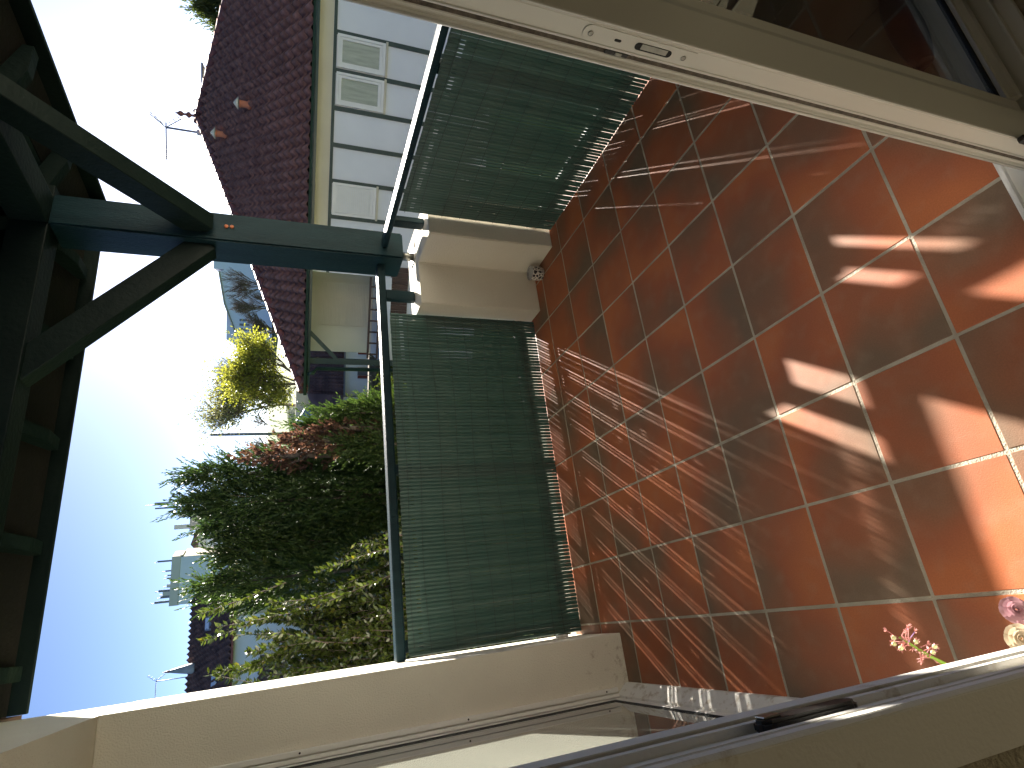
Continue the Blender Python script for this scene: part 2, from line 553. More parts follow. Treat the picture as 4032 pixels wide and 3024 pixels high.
class Tubes:
    def __init__(s, sides=6):
        s.v, s.f, s.n = [], [], sides
    def add(s, pts, rad):
        n = s.n
        k = len(s.v)
        prev = None
        for i, p in enumerate(pts):
            p = Vector(p)
            d = (Vector(pts[min(i + 1, len(pts) - 1)]) - Vector(pts[max(i - 1, 0)]))
            if d.length < 1e-9: d = Vector((0, 0, 1))
            d.normalize()
            a = Vector((0, 0, 1)) if abs(d.z) < 0.9 else Vector((1, 0, 0))
            x = d.cross(a).normalized()
            y = d.cross(x)
            r = rad[i] if hasattr(rad, '__len__') else rad
            for j in range(n):
                t = 2 * math.pi * j / n
                s.v.append(tuple(p + x * (r * math.cos(t)) + y * (r * math.sin(t))))
        for i in range(len(pts) - 1):
            for j in range(n):
                s.f.append((k + i * n + j, k + i * n + (j + 1) % n, k + (i + 1) * n + (j + 1) % n, k + (i + 1) * n + j))
        s.f.append(tuple(k + j for j in range(n))[::-1])
        s.f.append(tuple(k + (len(pts) - 1) * n + j for j in range(n)))
    def build(s, name, m, parent=None):
        return link(name, mesh(name, s.v, s.f, True), m, parent)

def tube(name, pts, rad, m, parent=None, sides=8):
    t = Tubes(sides)
    t.add(pts, rad)
    return t.build(name, m, parent)

def lathe(name, prof, m, parent=None, loc=(0, 0, 0), seg=24, tilt=None):
    v, f = [], []
    for r, z in prof:
        for j in range(seg):
            t = 2 * math.pi * j / seg
            v.append((r * math.cos(t), r * math.sin(t), z))
    for i in range(len(prof) - 1):
        for j in range(seg):
            f.append((i * seg + j, i * seg + (j + 1) % seg, (i + 1) * seg + (j + 1) % seg, (i + 1) * seg + j))
    f.append(tuple(range(seg))[::-1])
    f.append(tuple((len(prof) - 1) * seg + j for j in range(seg)))
    o = link(name, mesh(name, v, f, True), m, parent, loc)
    return o

def fast_mesh(name, verts, quads):
    me = bpy.data.meshes.new(name)
    nv, nf = len(verts), len(quads)
    me.vertices.add(nv)
    me.vertices.foreach_set('co', np.asarray(verts, np.float32).ravel())
    me.loops.add(nf * 4)
    me.loops.foreach_set('vertex_index', np.asarray(quads, np.int32).ravel())
    me.polygons.add(nf)
    me.polygons.foreach_set('loop_start', np.arange(0, nf * 4, 4, dtype=np.int32))
    me.polygons.foreach_set('loop_total', np.full(nf, 4, np.int32))
    me.update()
    me.validate()
    return me

def leaves(name, c, d, ln, wd, m, parent, rng, fold=0.25):
    """many small kite-shaped leaves: base c, long axis d, random roll"""
    n = len(c)
    d = d / np.linalg.norm(d, axis=1, keepdims=True)
    r = rng.normal(size=(n, 3))
    s = np.cross(d, r)
    s /= np.linalg.norm(s, axis=1, keepdims=True) + 1e-9
    u = np.cross(s, d)
    ln = np.broadcast_to(ln, (n,))[:, None]
    wd = np.broadcast_to(wd, (n,))[:, None]
    v = np.stack([c, c + d * ln * 0.45 + s * wd * 0.5 + u * wd * fold, c + d * ln, c + d * ln * 0.45 - s * wd * 0.5 + u * wd * fold], 1).reshape(-1, 3)
    q = np.arange(n * 4).reshape(-1, 4)
    return link(name, fast_mesh(name, v, q), m, parent)

# =================================================================== TERRAIN
def ground_h(d):
    pts = [(0, -3.0), (26, -3.0), (34, -1.9), (44, -0.55), (60, 0.55), (90, 2.2), (130, 4.0), (400, 6.0), (900, 6.0)]
    for (a, x), (b, y) in zip(pts, pts[1:]):
        if d <= b:
            return x + (y - x) * (d - a) / (b - a)
    return 6.0
v, f = [], []
rings = [0.5, 4, 8, 14, 20, 26, 30, 34, 39, 44, 50, 60, 75, 90, 110, 130, 180, 260, 400, 900]
SEG = 96
for i, r in enumerate(rings):
    for j in range(SEG):
        t = 2 * math.pi * j / SEG
        x, y = r * math.cos(t), r * math.sin(t)
        front = max(0.0, min(1.0, (math.cos(t - R(160)) + 0.3) / 0.6))
        h = -3.0 + (ground_h(r) + 3.0) * front
        v.append((x, y, h + (0.12 * math.sin(x * 0.21) * math.cos(y * 0.17) if r > 5 else 0)))
for i in range(len(rings) - 1):
    for j in range(SEG):
        f.append((i * SEG + j, (i + 1) * SEG + j, (i + 1) * SEG + (j + 1) % SEG, i * SEG + (j + 1) % SEG))
f.append(tuple(range(SEG)))
tag(link('ground', mesh('ground', v, f, True), M['grass']), kind='structure')

# =================================================================== TERRACE FLOOR
T = 0.31
tf = box('terrace_floor', (-1.93, -0.95, -0.25), (1.035, 1.95, -0.0018), M['grout'])
tag(tf, kind='structure')
def tile_mesh(x0, x1, y0, y1):
    bm = bmesh_box((x0, y0, -0.012), (x1, y1, 0.0), 0.0015)
    me = bpy.data.meshes.new('floor_tile')
    bm.to_mesh(me); bm.free()
    me.materials.append(M['tile'])
    return me
full_tile = None
J = 0.0050
rt = random.Random(3)
for i in range(-6, 3):
    for j in range(-6, 3):
        x0, x1 = i * T, (i + 1) * T
        y1, y0 = -j * T, -(j + 1) * T
        cx0, cx1, cy0, cy1 = max(x0, -1.92), min(x1, 0.862), max(y0, -0.905), min(y1, 1.93)
        if cx1 - cx0 < 0.02 or cy1 - cy0 < 0.02:
            continue
        mx, my = (x0 + x1) / 2, (y0 + y1) / 2
        partial = (cx0, cx1, cy0, cy1) != (x0, x1, y0, y1)
        if partial:
            me = tile_mesh(cx0 - mx + (J if cx0 == x0 else 0), cx1 - mx - (J if cx1 == x1 else 0), cy0 - my + (J if cy0 == y0 else 0), cy1 - my - (J if cy1 == y1 else 0))
        else:
            if full_tile is None:
                full_tile = tile_mesh(-T / 2 + J, T / 2 - J, -T / 2 + J, T / 2 - J)
            me = full_tile
        o = link('floor_tile', me, None, tf, (mx + rt.uniform(-.0008, .0008), my + rt.uniform(-.0008, .0008), rt.uniform(-.0006, .0006)))
        o.rotation_euler = (rt.uniform(-.0015, .0015), rt.uniform(-.0015, .0015), rt.uniform(-.003, .003))

# =================================================================== RENDERED CORNER PILLAR
LP = [(-1.335, 1.640), (-1.335, 1.93), (-1.93, 1.93), (-1.93, 1.345), (-1.645, 1.345), (-1.645, 1.640)]
pil = prism('corner_pillar', LP, 'z', 0.0, 0.81, M['render'], bev=0.006)
tag(pil, 'low cream rendered L-shaped pillar standing in the terrace corner under the green post', 'pillar')

# =================================================================== RAILINGS
def slat_mesh(key, rr):
    """one vertical half-round cane; width changes with height leave the slits the light falls through"""
    hw = 0.01075
    narrow = 0.0097 if rr.random() < 0.8 else 0.01075
    zs = [(0.0012, narrow), (0.07 + rr.uniform(-.008, .008), narrow), (0.078, hw)]
    if rr.random() < 0.35:
        zs += [(0.115, hw), (0.118, hw - 0.0017), (0.132, hw - 0.0017), (0.135, hw)]
    if key == 'slit':
        g = 0.00095
        zs += [(0.15 + rr.uniform(-.02, .02), hw), (0.17, hw - g), (0.30, hw - 1.2 * g), (0.60 + rr.uniform(-.06, .06), hw - .9 * g), (0.72, hw)]
    elif key == 'wide':
        zs += [(0.14, hw), (0.15, hw - 0.0022), (0.40, hw - 0.0020), (0.66, hw - 0.0014), (0.72, hw)]
    else:
        zs += [(0.30, hw), (0.56, hw)]
        if rr.random() < 0.45:
            q = rr.uniform(0.32, 0.80)
            zs = [a for a in zs if abs(a[0] - q) > .02] + [(q - .010, hw), (q - .008, hw - .0015), (q + .006, hw - .0015), (q + .008, hw)]
            zs.sort()
    if rr.random() < 0.6:
        zs += [(0.905, hw), (0.908, hw - 0.0022), (0.928, hw - 0.0022), (0.931, hw)]
    zs += [(0.985, hw)]
    return zs

def make_screen(name, label, p0, direc, nrm, n, pitch, seed, parent_loc, wires, slitf, curve=0.0):
    rr = random.Random(seed)
    rt_ = root(name, label, 'cane screen', parent_loc)
    rt_['group'] = 'green plastic cane screens on the railings'
    P0, D_, Nn = Vector(p0), Vector(direc), Vector(nrm)
    for k in range(n):
        zs = slat_mesh({0: 'plain', 1: 'slit', 2: 'wide'}[int(slitf(k))], rr)
        v, f = [], []
        off = 0.0004 if k % 2 else -0.0004
        for z, h in zs:
            for t, b in ((-1, 0), (-0.55, .0049), (0, .0066), (0.55, .0049), (1, 0), (0, -.0002)):
                q = D_ * (t * h) + Nn * (b + off) + Vector((0, 0, z))
                v.append(tuple(q))
        m_ = 6
        for i in range(len(zs) - 1):
            for j in range(m_):
                f.append((i * m_ + j, i * m_ + (j + 1) % m_, (i + 1) * m_ + (j + 1) % m_, (i + 1) * m_ + j))
        f += [tuple(range(m_)), tuple((len(zs) - 1) * m_ + j for j in range(m_))]
        me = mesh('cane', v, f)
        bulge = curve * math.sin(math.pi * k / n * 2.3) + rr.uniform(-.0003, .0003)
        o = link('cane', me, M['cane'], rt_, P0 + D_ * (pitch * (k + .5)) + Nn * bulge + Vector((0, 0, rr.uniform(0, .002))))
        o.rotation_euler = (rr.uniform(-.0003, .0003), rr.uniform(-.0003, .0003), 0)
    for z in wires:
        pts = []
        for i in range(41):
            t = i / 40
            k = t * n
            pts.append(P0 + D_ * (pitch * k) + Nn * (0.0075 + curve * math.sin(math.pi * t * 2.3)) + Vector((0, 0, z + 0.012 * math.sin(t * 9 + z * 7))))
        tube('wire', pts, 0.0013, M['wire'], rt_, 4)
    return rt_
M['wire'] = mat('grey_green_wire', (0.03, 0.05, 0.045), rough=0.4)

WZ = [0.10, 0.16, 0.28, 0.40, 0.52, 0.63, 0.74, 0.87, 0.95]
sl = make_screen('cane_screen', 'green cane screen left of the corner pillar, lit from behind, ending at the house wall', (-1.782, -0.652, 0), (0, 1, 0), (1, 0, 0), 95, 0.0209, 5, (-1.782, 0.35, 0), WZ, lambda k: k % 8 in (0, 1, 2, 3), 0.003)
sr = make_screen('cane_screen', 'dark green cane screen right of the corner pillar, running behind the white door stile', (-1.322, 1.766, 0), (1, 0, 0), (0, -1, 0), 112, 0.0209, 9, (-0.2, 1.766, 0), WZ, lambda k: 2 if k in (8, 9, 21, 22, 23, 24, 37, 38, 39) else (1 if k in (12, 13, 28, 29, 45, 46, 47, 60, 61, 75) else 0), 0.004)

rl = root('railing', 'green railing with narrow sunlit top bar left of the thick post', 'railing', (-1.82, 0.4, 0))
rl['group'] = 'green terrace railings'
box('top_rail', (-1.857, -0.668, 1.000), (-1.778, 1.695, 1.05), M['green'], rl, 0.010)
box('bottom_rail', (-1.83, -0.672, 0.10), (-1.80, 1.34, 0.14), M['green'], rl, 0.003)
box('baluster', (-1.835, 1.445, 0.812), (-1.795, 1.515, 0.9995), M['green'], rl, 0.004)
for y in (-0.60, 0.33):
    box('baluster', (-1.835, y - .03, 0.0), (-1.80, y + .03, 0.9995), M['green'], rl, 0.004)
rr_ = root('railing', 'green railing with bright sunlit top bar right of the thick post', 'railing', (-0.2, 1.80, 0))
rr_['group'] = 'green terrace railings'
box('top_rail', (-1.689, 1.757, 0.993), (1.25, 1.834, 1.03), M['green'], rr_, 0.010)
box('bottom_rail', (-1.33, 1.785, 0.10), (1.25, 1.815, 0.14), M['green'], rr_, 0.003)
box('baluster', (-1.495, 1.775, 0.812), (-1.425, 1.815, 0.9925), M['green'], rr_, 0.004)
for x in (-0.35, 0.75):
    box('baluster', (x - .03, 1.785, 0.0), (x + .03, 1.82, 0.9925), M['green'], rr_, 0.004)

# =================================================================== TERRACE ROOF (post, braces, beams, rafters, boards)
tr = root('terrace_roof', 'dark green timber terrace roof on one thick corner post with two diagonal braces', 'porch roof', (-1.785, 1.785, 0.81))
prism('post', [(-1.690, 1.692), (-1.690, 1.888), (-1.925, 1.888), (-1.925, 1.692)], 'z', 0.893, 2.775, M['green'], tr, bev=0.010)
pf = tube('post_foot', [(-1.77, 1.762, 0.8105), (-1.77, 1.762, 0.894)], 0.028, M['steel'], tr, 16)
box('foot_plate', (-1.85, 1.72, 0.8105), (-1.72, 1.85, 0.817), M['steel'], pf)
beam_between('brace', (-1.705, 1.79, 1.985 + .06), (-0.86, 1.79, 2.83), 0.105, 0.140, M['green_shaded'], tr)
beam_between('brace', (-1.79, 1.715, 1.975 + .06), (-1.79, 0.86, 2.83), 0.105, 0.140, M['green_shaded'], tr)
box('beam', (-1.875, -0.668, 2.778), (-1.705, 1.955, 2.95), M['green_shaded'], tr, 0.006)
box('beam', (-1.702, 1.705, 2.775), (1.25, 1.875, 2.948), M['green_shaded'], tr, 0.006)
for p in ((-1.6895, 1.79, 1.93), (-1.6895, 1.79, 1.90)):
    lathe('bolt', [(0.001, 0), (0.011, 0.001), (0.011, 0.007), (0.004, 0.009)], M['terracotta'], tr, p).rotation_euler = (0, R(90), 0)
EX, EY, EZ, TA = -2.40, 2.38, 2.80, math.tan(R(20))
def deck(x, y):
    return EZ + min(x - EX, EY - y) * TA
# left slope: boards run along y; right slope: boards run along x; both mitred on the hip
def board(u0, u1, side, m):
    t = 0.022
    if side == 0:
        x0, x1 = EX + u0, EX + u1 - 0.006
        ya, yb = EY - u0, EY - u1 + 0.006
        P = [(x0, -0.668, EZ + u0 * TA), (x1, -0.668, EZ + (u1 - .006) * TA), (x1, yb, EZ + (u1 - .006) * TA), (x0, ya, EZ + u0 * TA)]
    else:
        y0, y1 = EY - u0, EY - u1 + 0.006
        xa, xb = EX + u0, EX + u1 - 0.006
        P = [(1.25, y0, EZ + u0 * TA), (1.25, y1, EZ + (u1 - .006) * TA), (xb, y1, EZ + (u1 - .006) * TA), (xa, y0, EZ + u0 * TA)]
    v = P + [(a, b, c + t) for a, b, c in P]
    f = [(3, 2, 1, 0), (4, 5, 6, 7), (0, 1, 5, 4), (1, 2, 6, 5), (2, 3, 7, 6), (3, 0, 4, 7)]
    link('roof_board', mesh('roof_board', v, f), m, tr)
for side in (0, 1):
    board(0.02, 0.235, side, M['brownboard'])
    u = 0.235
    while u < 2.9:
        board(u, u + 0.125, side, M['green_shaded'])
        u += 0.125
# weathering skin of roof tiles above, closing the joints
v = [(EX - .03, EY + .03, EZ + .03), (EX - .03, -0.668, EZ + .03), (EX + 3.03, -0.668, EZ + .03 + 3.06 * TA), (EX + 3.05, EY - 3.05, EZ + .03 + 3.08 * TA), (1.30, EY + .03, EZ + .03), (1.30, EY - 3.05, EZ + .03 + 3.08 * TA)]
w = [(a, b, c + .04) for a, b, c in v]
link('roof_covering', mesh('roof_covering', v + w, [(0, 1, 2, 3), (0, 3, 5, 4), (6, 9, 8, 7), (6, 10, 11, 9), (0, 6, 7, 1), (0, 4, 10, 6), (1, 7, 8, 2), (4, 5, 11, 10), (2, 8, 9, 3), (3, 9, 11, 5)]), M['rooftile_far'], tr)
box('fascia', (EX - .028, -0.668, 2.735), (EX, EY + .028, 2.85), M['green_shaded'], tr, 0.003)
box('fascia', (EX + .002, EY, 2.733), (1.30, EY + .028, 2.848), M['green_shaded'], tr, 0.003)
def rafter(pos, side, start=0.045):
    end = 2.4
    if side == 0:
        end = min(end, EY - pos - 0.03)
    else:
        end = min(end, pos - EX - 0.03)
    if end < 0.15: return
    h = 0.105
    pr = [(start, EZ + start * TA - .002), (start, EZ + start * TA - .05), (start + .16, EZ + (start + .16) * TA - h), (end, EZ + end * TA - h), (end, EZ + end * TA - .002)]
    if end < start + .2:
        return
    if side == 0:
        poly = [(EX + a, z) for a, z in pr]
        prism('rafter', poly, 'y', pos - .035, pos + .035, M['green_shaded'], tr, bev=0.003)
    else:
        poly = [(EY - a, z) for a, z in pr]
        prism('rafter', poly, 'x', pos - .035, pos + .035, M['green_shaded'], tr, bev=0.003)
for y in (-0.484, 0.114, 0.684, 1.243, 1.80):
    rafter(y, 0)
for x in (-1.80, -1.18, -0.56, 0.06, 0.68):
    rafter(x, 1)
beam_between('hip_rafter', (EX + .05, EY - .05, EZ - .035), (EX + 2.95, EY - 2.95, EZ - .035 + 2.9 * TA), 0.07, 0.10, M['green_shaded'], tr)

# =================================================================== OWN HOUSE WING (left)
hw_ = root('house_wing', 'cream rendered house wing with a recessed window at the left side of the terrace', 'house', (-0.4, -2.0, 0))
WZT = 4.0
box('wall_pier', (-2.04, -0.97, -3.0), (-1.356, -0.670, 2.217), M['render_stain'], hw_, 0.005)
box('lintel', (-2.04, -0.97, 2.2175), (1.1, -0.672, 2.72), M['render'], hw_, 0.0)
box('wall', (-2.04, -4.0, -3.0), (-1.80, -0.972, 2.72), M['render'], hw_)
box('wall', (-1.79, -4.0, -3.0), (5.2, -3.8, 2.72), M['render'], hw_)
box('wall', (-1.355, -1.02, -3.0), (0.911, -0.977, -0.02), M['render'], hw_)
box('wing_roof', (-2.3, -4.2, 2.723), (1.3, -0.665, 2.82), M['rooftile_far'], hw_)
box('room_floor', (-1.79, -3.8, -0.1), (0.91, -0.980, -0.025), M['darkwood'], hw_)
box('room_ceiling', (-1.79, -3.8, 2.5), (0.9, -0.975, 2.55), M['render'], hw_)
# window in the wing
wf = prism('window_sill', [(-0.893, -0.003), (-0.893, 0.022), (-0.940, 0.075), (-0.975, 0.075), (-0.975, -0.003)], 'x', -1.354, 0.913, M['alu_dirty'], hw_)
box('shutter_guide', (-1.354, -0.925, 0.076), (-1.335, -0.905, 2.215), M['alu'], hw_, 0.002)
box('shutter_guide', (-1.354, -0.945, 0.076), (-1.328, -0.930, 2.215), M['alu'], hw_, 0.002)
for z in (0.14, 0.83, 1.52, 2.08):
    lathe('screw', [(0.0005, 0), (0.0042, 0.0003), (0.0030, 0.0016)], M['dark_hole'], hw_, (-1.3349, -0.915, z), 10).rotation_euler = (0, R(90), 0)
wn_ = root('fixed_window', 'tall white framed fixed window reflecting the cream wall pier and terracotta floor', 'window', (-0.2, -0.96, 0.07))
box('frame', (-1.354, -0.975, 0.0765), (-1.312, -0.948, 2.215), M['alu'], wn_, 0.002)
box('frame', (-1.311, -0.975, 0.0765), (0.911, -0.9495, 0.112), M['alu'], wn_, 0.002)
box('frame', (-1.311, -0.975, 2.16), (0.911, -0.9495, 2.214), M['alu'], wn_, 0.002)
box('gasket', (-1.3115, -0.9585, 0.1125), (-1.306, -0.951, 2.159), M['rubber'], wn_)
box('gasket', (-1.305, -0.9585, 0.1125), (0.91, -0.951, 0.117), M['rubber'], wn_)
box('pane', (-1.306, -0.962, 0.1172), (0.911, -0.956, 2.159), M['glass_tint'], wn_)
# pieces of white plastic clip screwed on the pier's side
cl = root('wall_clip', 'small cream plastic clip screwed to the wall pier beside the left cane screen', 'clip', (-1.63, -0.66, 0.19))
box('base', (-1.665, -0.6695, 0.155), (-1.60, -0.662, 0.235), M['alu'], cl, 0.002)
box('cover', (-1.652, -0.6618, 0.165), (-1.612, -0.650, 0.225), M['alu'], cl, 0.003)

# =================================================================== DOORWAY (own house, right and left of the opening)
dw = root('doorway_jamb', 'white aluminium door jamb at the left of the open sliding door, speckled with dirt', 'door frame', (0.97, -0.66, 0))
# jamb section in plan (x,y), swept up
jamb = [(0.915, -0.80), (0.915, -0.643), (0.940, -0.643), (0.940, -0.6485), (0.956, -0.6485), (0.956, -0.6425), (0.966, -0.6425), (0.966, -0.6500), (0.996, -0.6500), (0.996, -0.6435), (1.004, -0.6435), (1.004, -0.6475), (1.014, -0.6475), (1.014, -0.6420), (1.026, -0.6420), (1.030, -0.6460), (1.030, -0.6985), (1.020, -0.6985), (1.020, -0.80)]
prism('profile', jamb, 'z', 0.0, 2.3, M['alu_dirty'], dw, bev=0.0008)
box('brush_seal', (0.9408, -0.6484, 0.0), (0.9550, -0.6462, 2.28), M['brush'], dw)
lk = prism('pull_handle', [(0.968, 1.105), (0.968, 1.205), (0.975, 1.215), (0.985, 1.215), (0.992, 1.205), (0.992, 1.105), (0.985, 1.095), (0.975, 1.095)], 'y', -0.6498, -0.6385, M['rubber'], dw, bev=0.003)
box('strike', (0.970, -0.6384, 1.188), (0.984, -0.6365, 1.208), M['steel'], lk, 0.001)
ow = root('own_house', 'own house front wall and dim room around the open sliding door', 'house', (1.1, 1.0, 0))
box('plaster_wall', (0.913, -3.8, 0.0), (1.026, -0.8005, 2.5), M['plaster'], ow)
box('plaster_edge', (1.0203, -0.8003, 0.0), (1.0262, -0.6988, 2.5), M['plaster'], ow, 0.001)
box('wall', (0.95, 2.4, -3.0), (1.15, 5.0, 4.4), M['render'], ow)
box('wall', (0.95, -0.66, 2.25), (1.15, 2.4, 4.4), M['render'], ow)
box('wall', (5.0, -3.8, -3.0), (5.2, 5.0, 2.7), M['interior'], ow)
box('wall', (1.15, 4.8, -3.0), (5.0, 5.0, 2.7), M['interior'], ow)
box('room_ceiling', (1.15, -3.8, 2.5), (5.0, 4.8, 2.6), M['interior'], ow)
box('wall', (0.95, -0.66, -3.0), (1.03, 5.0, -0.27), M['render'], ow)
fl = box('room_floor', (1.036, -3.8, -0.2), (5.0, 4.8, -0.004), M['grout'])
tag(fl, kind='structure')
fme = None
for i in range(6):
    for j in range(-4, 6):
        if fme is None:
            bm = bmesh_box((0.003, 0.003, -0.01), (0.327, 0.327, 0.0), 0.0015)
            fme = bpy.data.meshes.new('floor_tile'); bm.to_mesh(fme); bm.free(); fme.materials.append(M['cream_tile'])
        link('floor_tile', fme, None, fl, (1.045 + i * .33, .665 + (j - 2) * .33, 0))
# threshold track
th = root('door_threshold', 'white aluminium track of the sliding door on the floor of the doorway', 'threshold', (0.95, 0.5, 0))
box('track', (0.860, -0.642, 0.0005), (1.040, 2.4, 0.012), M['alu'], th, 0.002)
for x in (0.872, 0.905, 0.930, 1.005):
    box('track_rib', (x, -0.640, 0.0125), (x + .006, 2.4, 0.028), M['alu'], th, 0.001)

# sliding door leaf (open to the right)
sd = root('sliding_door', 'white aluminium sliding door leaf with lock plate and large pane, slid open to the right', 'door', (0.945, 0.9, 0.03))
st = [(0.915, 0.278), (0.920, 0.278), (0.920, 0.283), (0.926, 0.283), (0.926, 0.2805), (0.929, 0.2805), (0.929, 0.284), (0.938, 0.284), (0.938, 0.278), (0.9735, 0.278), (0.9765, 0.280), (0.9765, 0.374), (0.9700, 0.3965), (0.9625, 0.3985), (0.9625, 0.4360), (0.952, 0.4365), (0.932, 0.4365), (0.915, 0.434)]
sp = prism('stile', st, 'z', 0.032, 2.28, M['alu'], sd, bev=0.0011)
box('brush_seal', (0.9295, 0.2812, 0.04), (0.9375, 0.2839, 2.27), M['brush'], sd)
# bead line between edge face and inner face
box('cover_strip', (0.9767, 0.2815, 0.034), (0.9785, 0.2875, 2.27), M['alu'], sd, 0.0006)
M['bead'] = mat('glossy_white_glint_bead', (0.82, 0.82, 0.80), rough=0.22, spec=0.7)  # glossy beads added along the stile edges to catch bright sun lines
for bx_, by_, rr3 in ((0.9148, 0.2765, .0028), (0.9424, 0.2772, .0016), (0.9775, 0.2786, .0020)):
    tube('added_glint_bead', [(bx_, by_, 0.036), (bx_, by_, 2.27)], rr3, M['bead'], sd, 12)
# lock plate on the edge face, with screws, slot and keyhole (recess built proud of the face)
def plate():
    n = 10
    a, zt, zb = 0.9525, 1.203, 1.000
    x0, x1 = 0.9445, 0.9705
    P = []
    for i in range(n + 1):
        t = math.pi * i / n
        P.append(((x0 + x1) / 2 + (x1 - x0) / 2 * math.cos(t), zt - .013 + .013 * math.sin(t)))
    P += [(x0, zb), (x1, zb)]
    return P
lp = prism('lock_plate', plate(), 'y', 0.2765, 0.2779, M['alu'], sd)
def pill(name, cx, z0, z1, r, y0, y1, m, par):
    P = []
    for i in range(9):
        t = math.pi * i / 8
        P.append((cx + r * math.cos(t), z1 - r + r * math.sin(t)))
    for i in range(9):
        t = math.pi + math.pi * i / 8
        P.append((cx + r * math.cos(t), z0 + r + r * math.sin(t)))
    return prism(name, P, 'y', y0, y1, m, par)
pill('latch_slot', 0.957, 1.043, 1.111, 0.0062, 0.2760, 0.2764, M['dark_hole'], lp)
box('latch_bolt', (0.9535, 0.2753, 1.052), (0.9625, 0.2759, 1.100), M['steel'], lp)
pill('key_hole', 0.957, 1.136, 1.148, 0.0022, 0.2760, 0.2764, M['dark_hole'], lp)
for z in (1.190, 1.019):
    s_ = lathe('screw', [(0.0005, 0), (0.0046, 0.0001), (0.0042, 0.001), (0.0018, 0.0011), (0.0012, 0.0006)], M['steel'], lp, (0.957, 0.2764, z), 14)
    s_.rotation_euler = (R(90), 0, 0)
box('latch', (0.9300, 0.2788, 1.110), (0.9378, 0.2805, 1.152), M['rubber'], sd, 0.0008)
box('latch_tongue', (0.9310, 0.2770, 1.122), (0.9370, 0.2787, 1.134), M['steel'], sd, 0.0006)
box('roller_block', (0.9765, 0.262, 0.125), (0.992, 0.2775, 0.175), M['rubber'], sd, 0.003)
box('roller_block', (0.938, 0.2700, 0.034), (0.9700, 0.2775, 0.06), M['rubber'], sd, 0.002)
bt = prism('bottom_rail', [(0.918, 0.034), (0.918, 0.052), (0.936, 0.058), (0.9530, 0.058), (0.9530, 0.066), (0.9625, 0.067), (0.9640, 0.058), (0.9755, 0.052), (0.9765, 0.034)], 'x', 0, 1, M['alu'], sd)
# (swept along y)
bt.data.clear_geometry()
poly = [(0.918, 0.034), (0.918, 0.052), (0.936, 0.058), (0.9530, 0.058), (0.9530, 0.066), (0.9625, 0.067), (0.9640, 0.058), (0.9755, 0.052), (0.9765, 0.034)]
n = len(poly)
bt.data.from_pydata([(p[0], 0.437, p[1]) for p in poly] + [(p[0], 2.395, p[1]) for p in poly], [], [tuple(range(n)), tuple(range(2 * n - 1, n - 1, -1))] + [(i, i + n, (i + 1) % n + n, (i + 1) % n) for i in range(n)])
bm = bmesh.new(); bm.from_mesh(bt.data); bmesh.ops.recalc_face_normals(bm, faces=bm.faces); bm.to_mesh(bt.data); bm.free()
box('gasket', (0.9455, 0.437, 0.0583), (0.9525, 2.39, 0.0685), M['rubber'], sd, 0.001)
box('pane', (0.9390, 0.4367, 0.0583), (0.9450, 2.39, 2.20), M['glass_door'], sd)
box('top_rail', (0.918, 0.437, 2.2), (0.9765, 2.395, 2.28), M['alu'], sd)

# =================================================================== SMALL THINGS ON THE TERRACE
M['pot'] = potmat()
M['potin'] = mat('grey_ceramic_inside', (0.42, 0.42, 0.44), rough=0.6)
pt = root('flower_pot', 'small empty white pot with black leaf print in the corner of the pillar', 'pot', (-1.535, 1.565, 0.0))
lathe('body', [(0.033, 0.0005), (0.040, 0.003), (0.046, 0.02), (0.048, 0.045), (0.047, 0.082), (0.0485, 0.088)], M['pot'], pt, (-1.535, 1.565, 0), 32)
lathe('rim', [(0.0487, 0.0865), (0.0495, 0.090), (0.0470, 0.0925), (0.0430, 0.091), (0.0425, 0.080), (0.040, 0.04), (0.036, 0.0885)], M['potin'], pt, (-1.535, 1.565, 0), 32)

# flowers in a planter just outside the left jamb
M['stem'] = leafmat('lime_flower_stem', (0.22, 0.36, 0.05), (0.30, 0.42, 0.08), 0.3)
M['petal_pink'] = leafmat('dried_pink_petal', (0.42, 0.17, 0.15), (0.58, 0.32, 0.30), 0.3, (0.36, 0.24, 0.48))
M['bud'] = leafmat('pale_green_bud', (0.50, 0.56, 0.30), (0.66, 0.68, 0.50), 0.3)
M['rose'] = leafmat('faded_rose_petal', (0.36, 0.20, 0.23), (0.46, 0.29, 0.32), 0.25)
M['rosew'] = leafmat('cream_rose_petal', (0.48, 0.40, 0.30), (0.56, 0.48, 0.37), 0.25)
M['planter'] = mat('brown_planter_plastic', (0.16, 0.07, 0.04), (0.2, 0.09, 0.05), rough=0.6)
M['soil'] = mat('potting_soil', (0.03, 0.02, 0.014), (0.05, 0.035, 0.025), rough=0.95, scale=60, bump=1, bscale=120)
pl_ = root('planter', 'brown planter behind the left door jamb', 'planter', (0.75, -0.78, 0))
lathe('body', [(0.075, 0.001), (0.085, 0.01), (0.10, 0.24), (0.106, 0.25), (0.106, 0.27), (0.098, 0.27), (0.094, 0.25)], M['planter'], pl_, (0.75, -0.785, 0), 28)
lathe('soil', [(0.001, 0.2395), (0.093, 0.240), (0.093, 0.2505), (0.04, 0.255), (0.001, 0.256)], M['soil'], pl_, (0.75, -0.785, 0), 20)
rf = np.random.default_rng(4)
fs_ = root('dried_flower', 'lime green stem with dried pink florets leaning out past the door jamb', 'flower', (0.74, -0.77, 0.25))
spts = [(0.745, -0.775, 0.25), (0.738, -0.745, 0.45), (0.725, -0.695, 0.585), (0.72, -0.668, 0.630), (0.72, -0.646, 0.662), (0.72, -0.634, 0.680)]
tube('stem', spts, [0.004, 0.0036, 0.0032, 0.0028, 0.002, 0.0012], M['stem'], fs_, 8)
tw = Tubes(5)
bc, bd, pc_, pd = [], [], [], []
rs = random.Random(11)
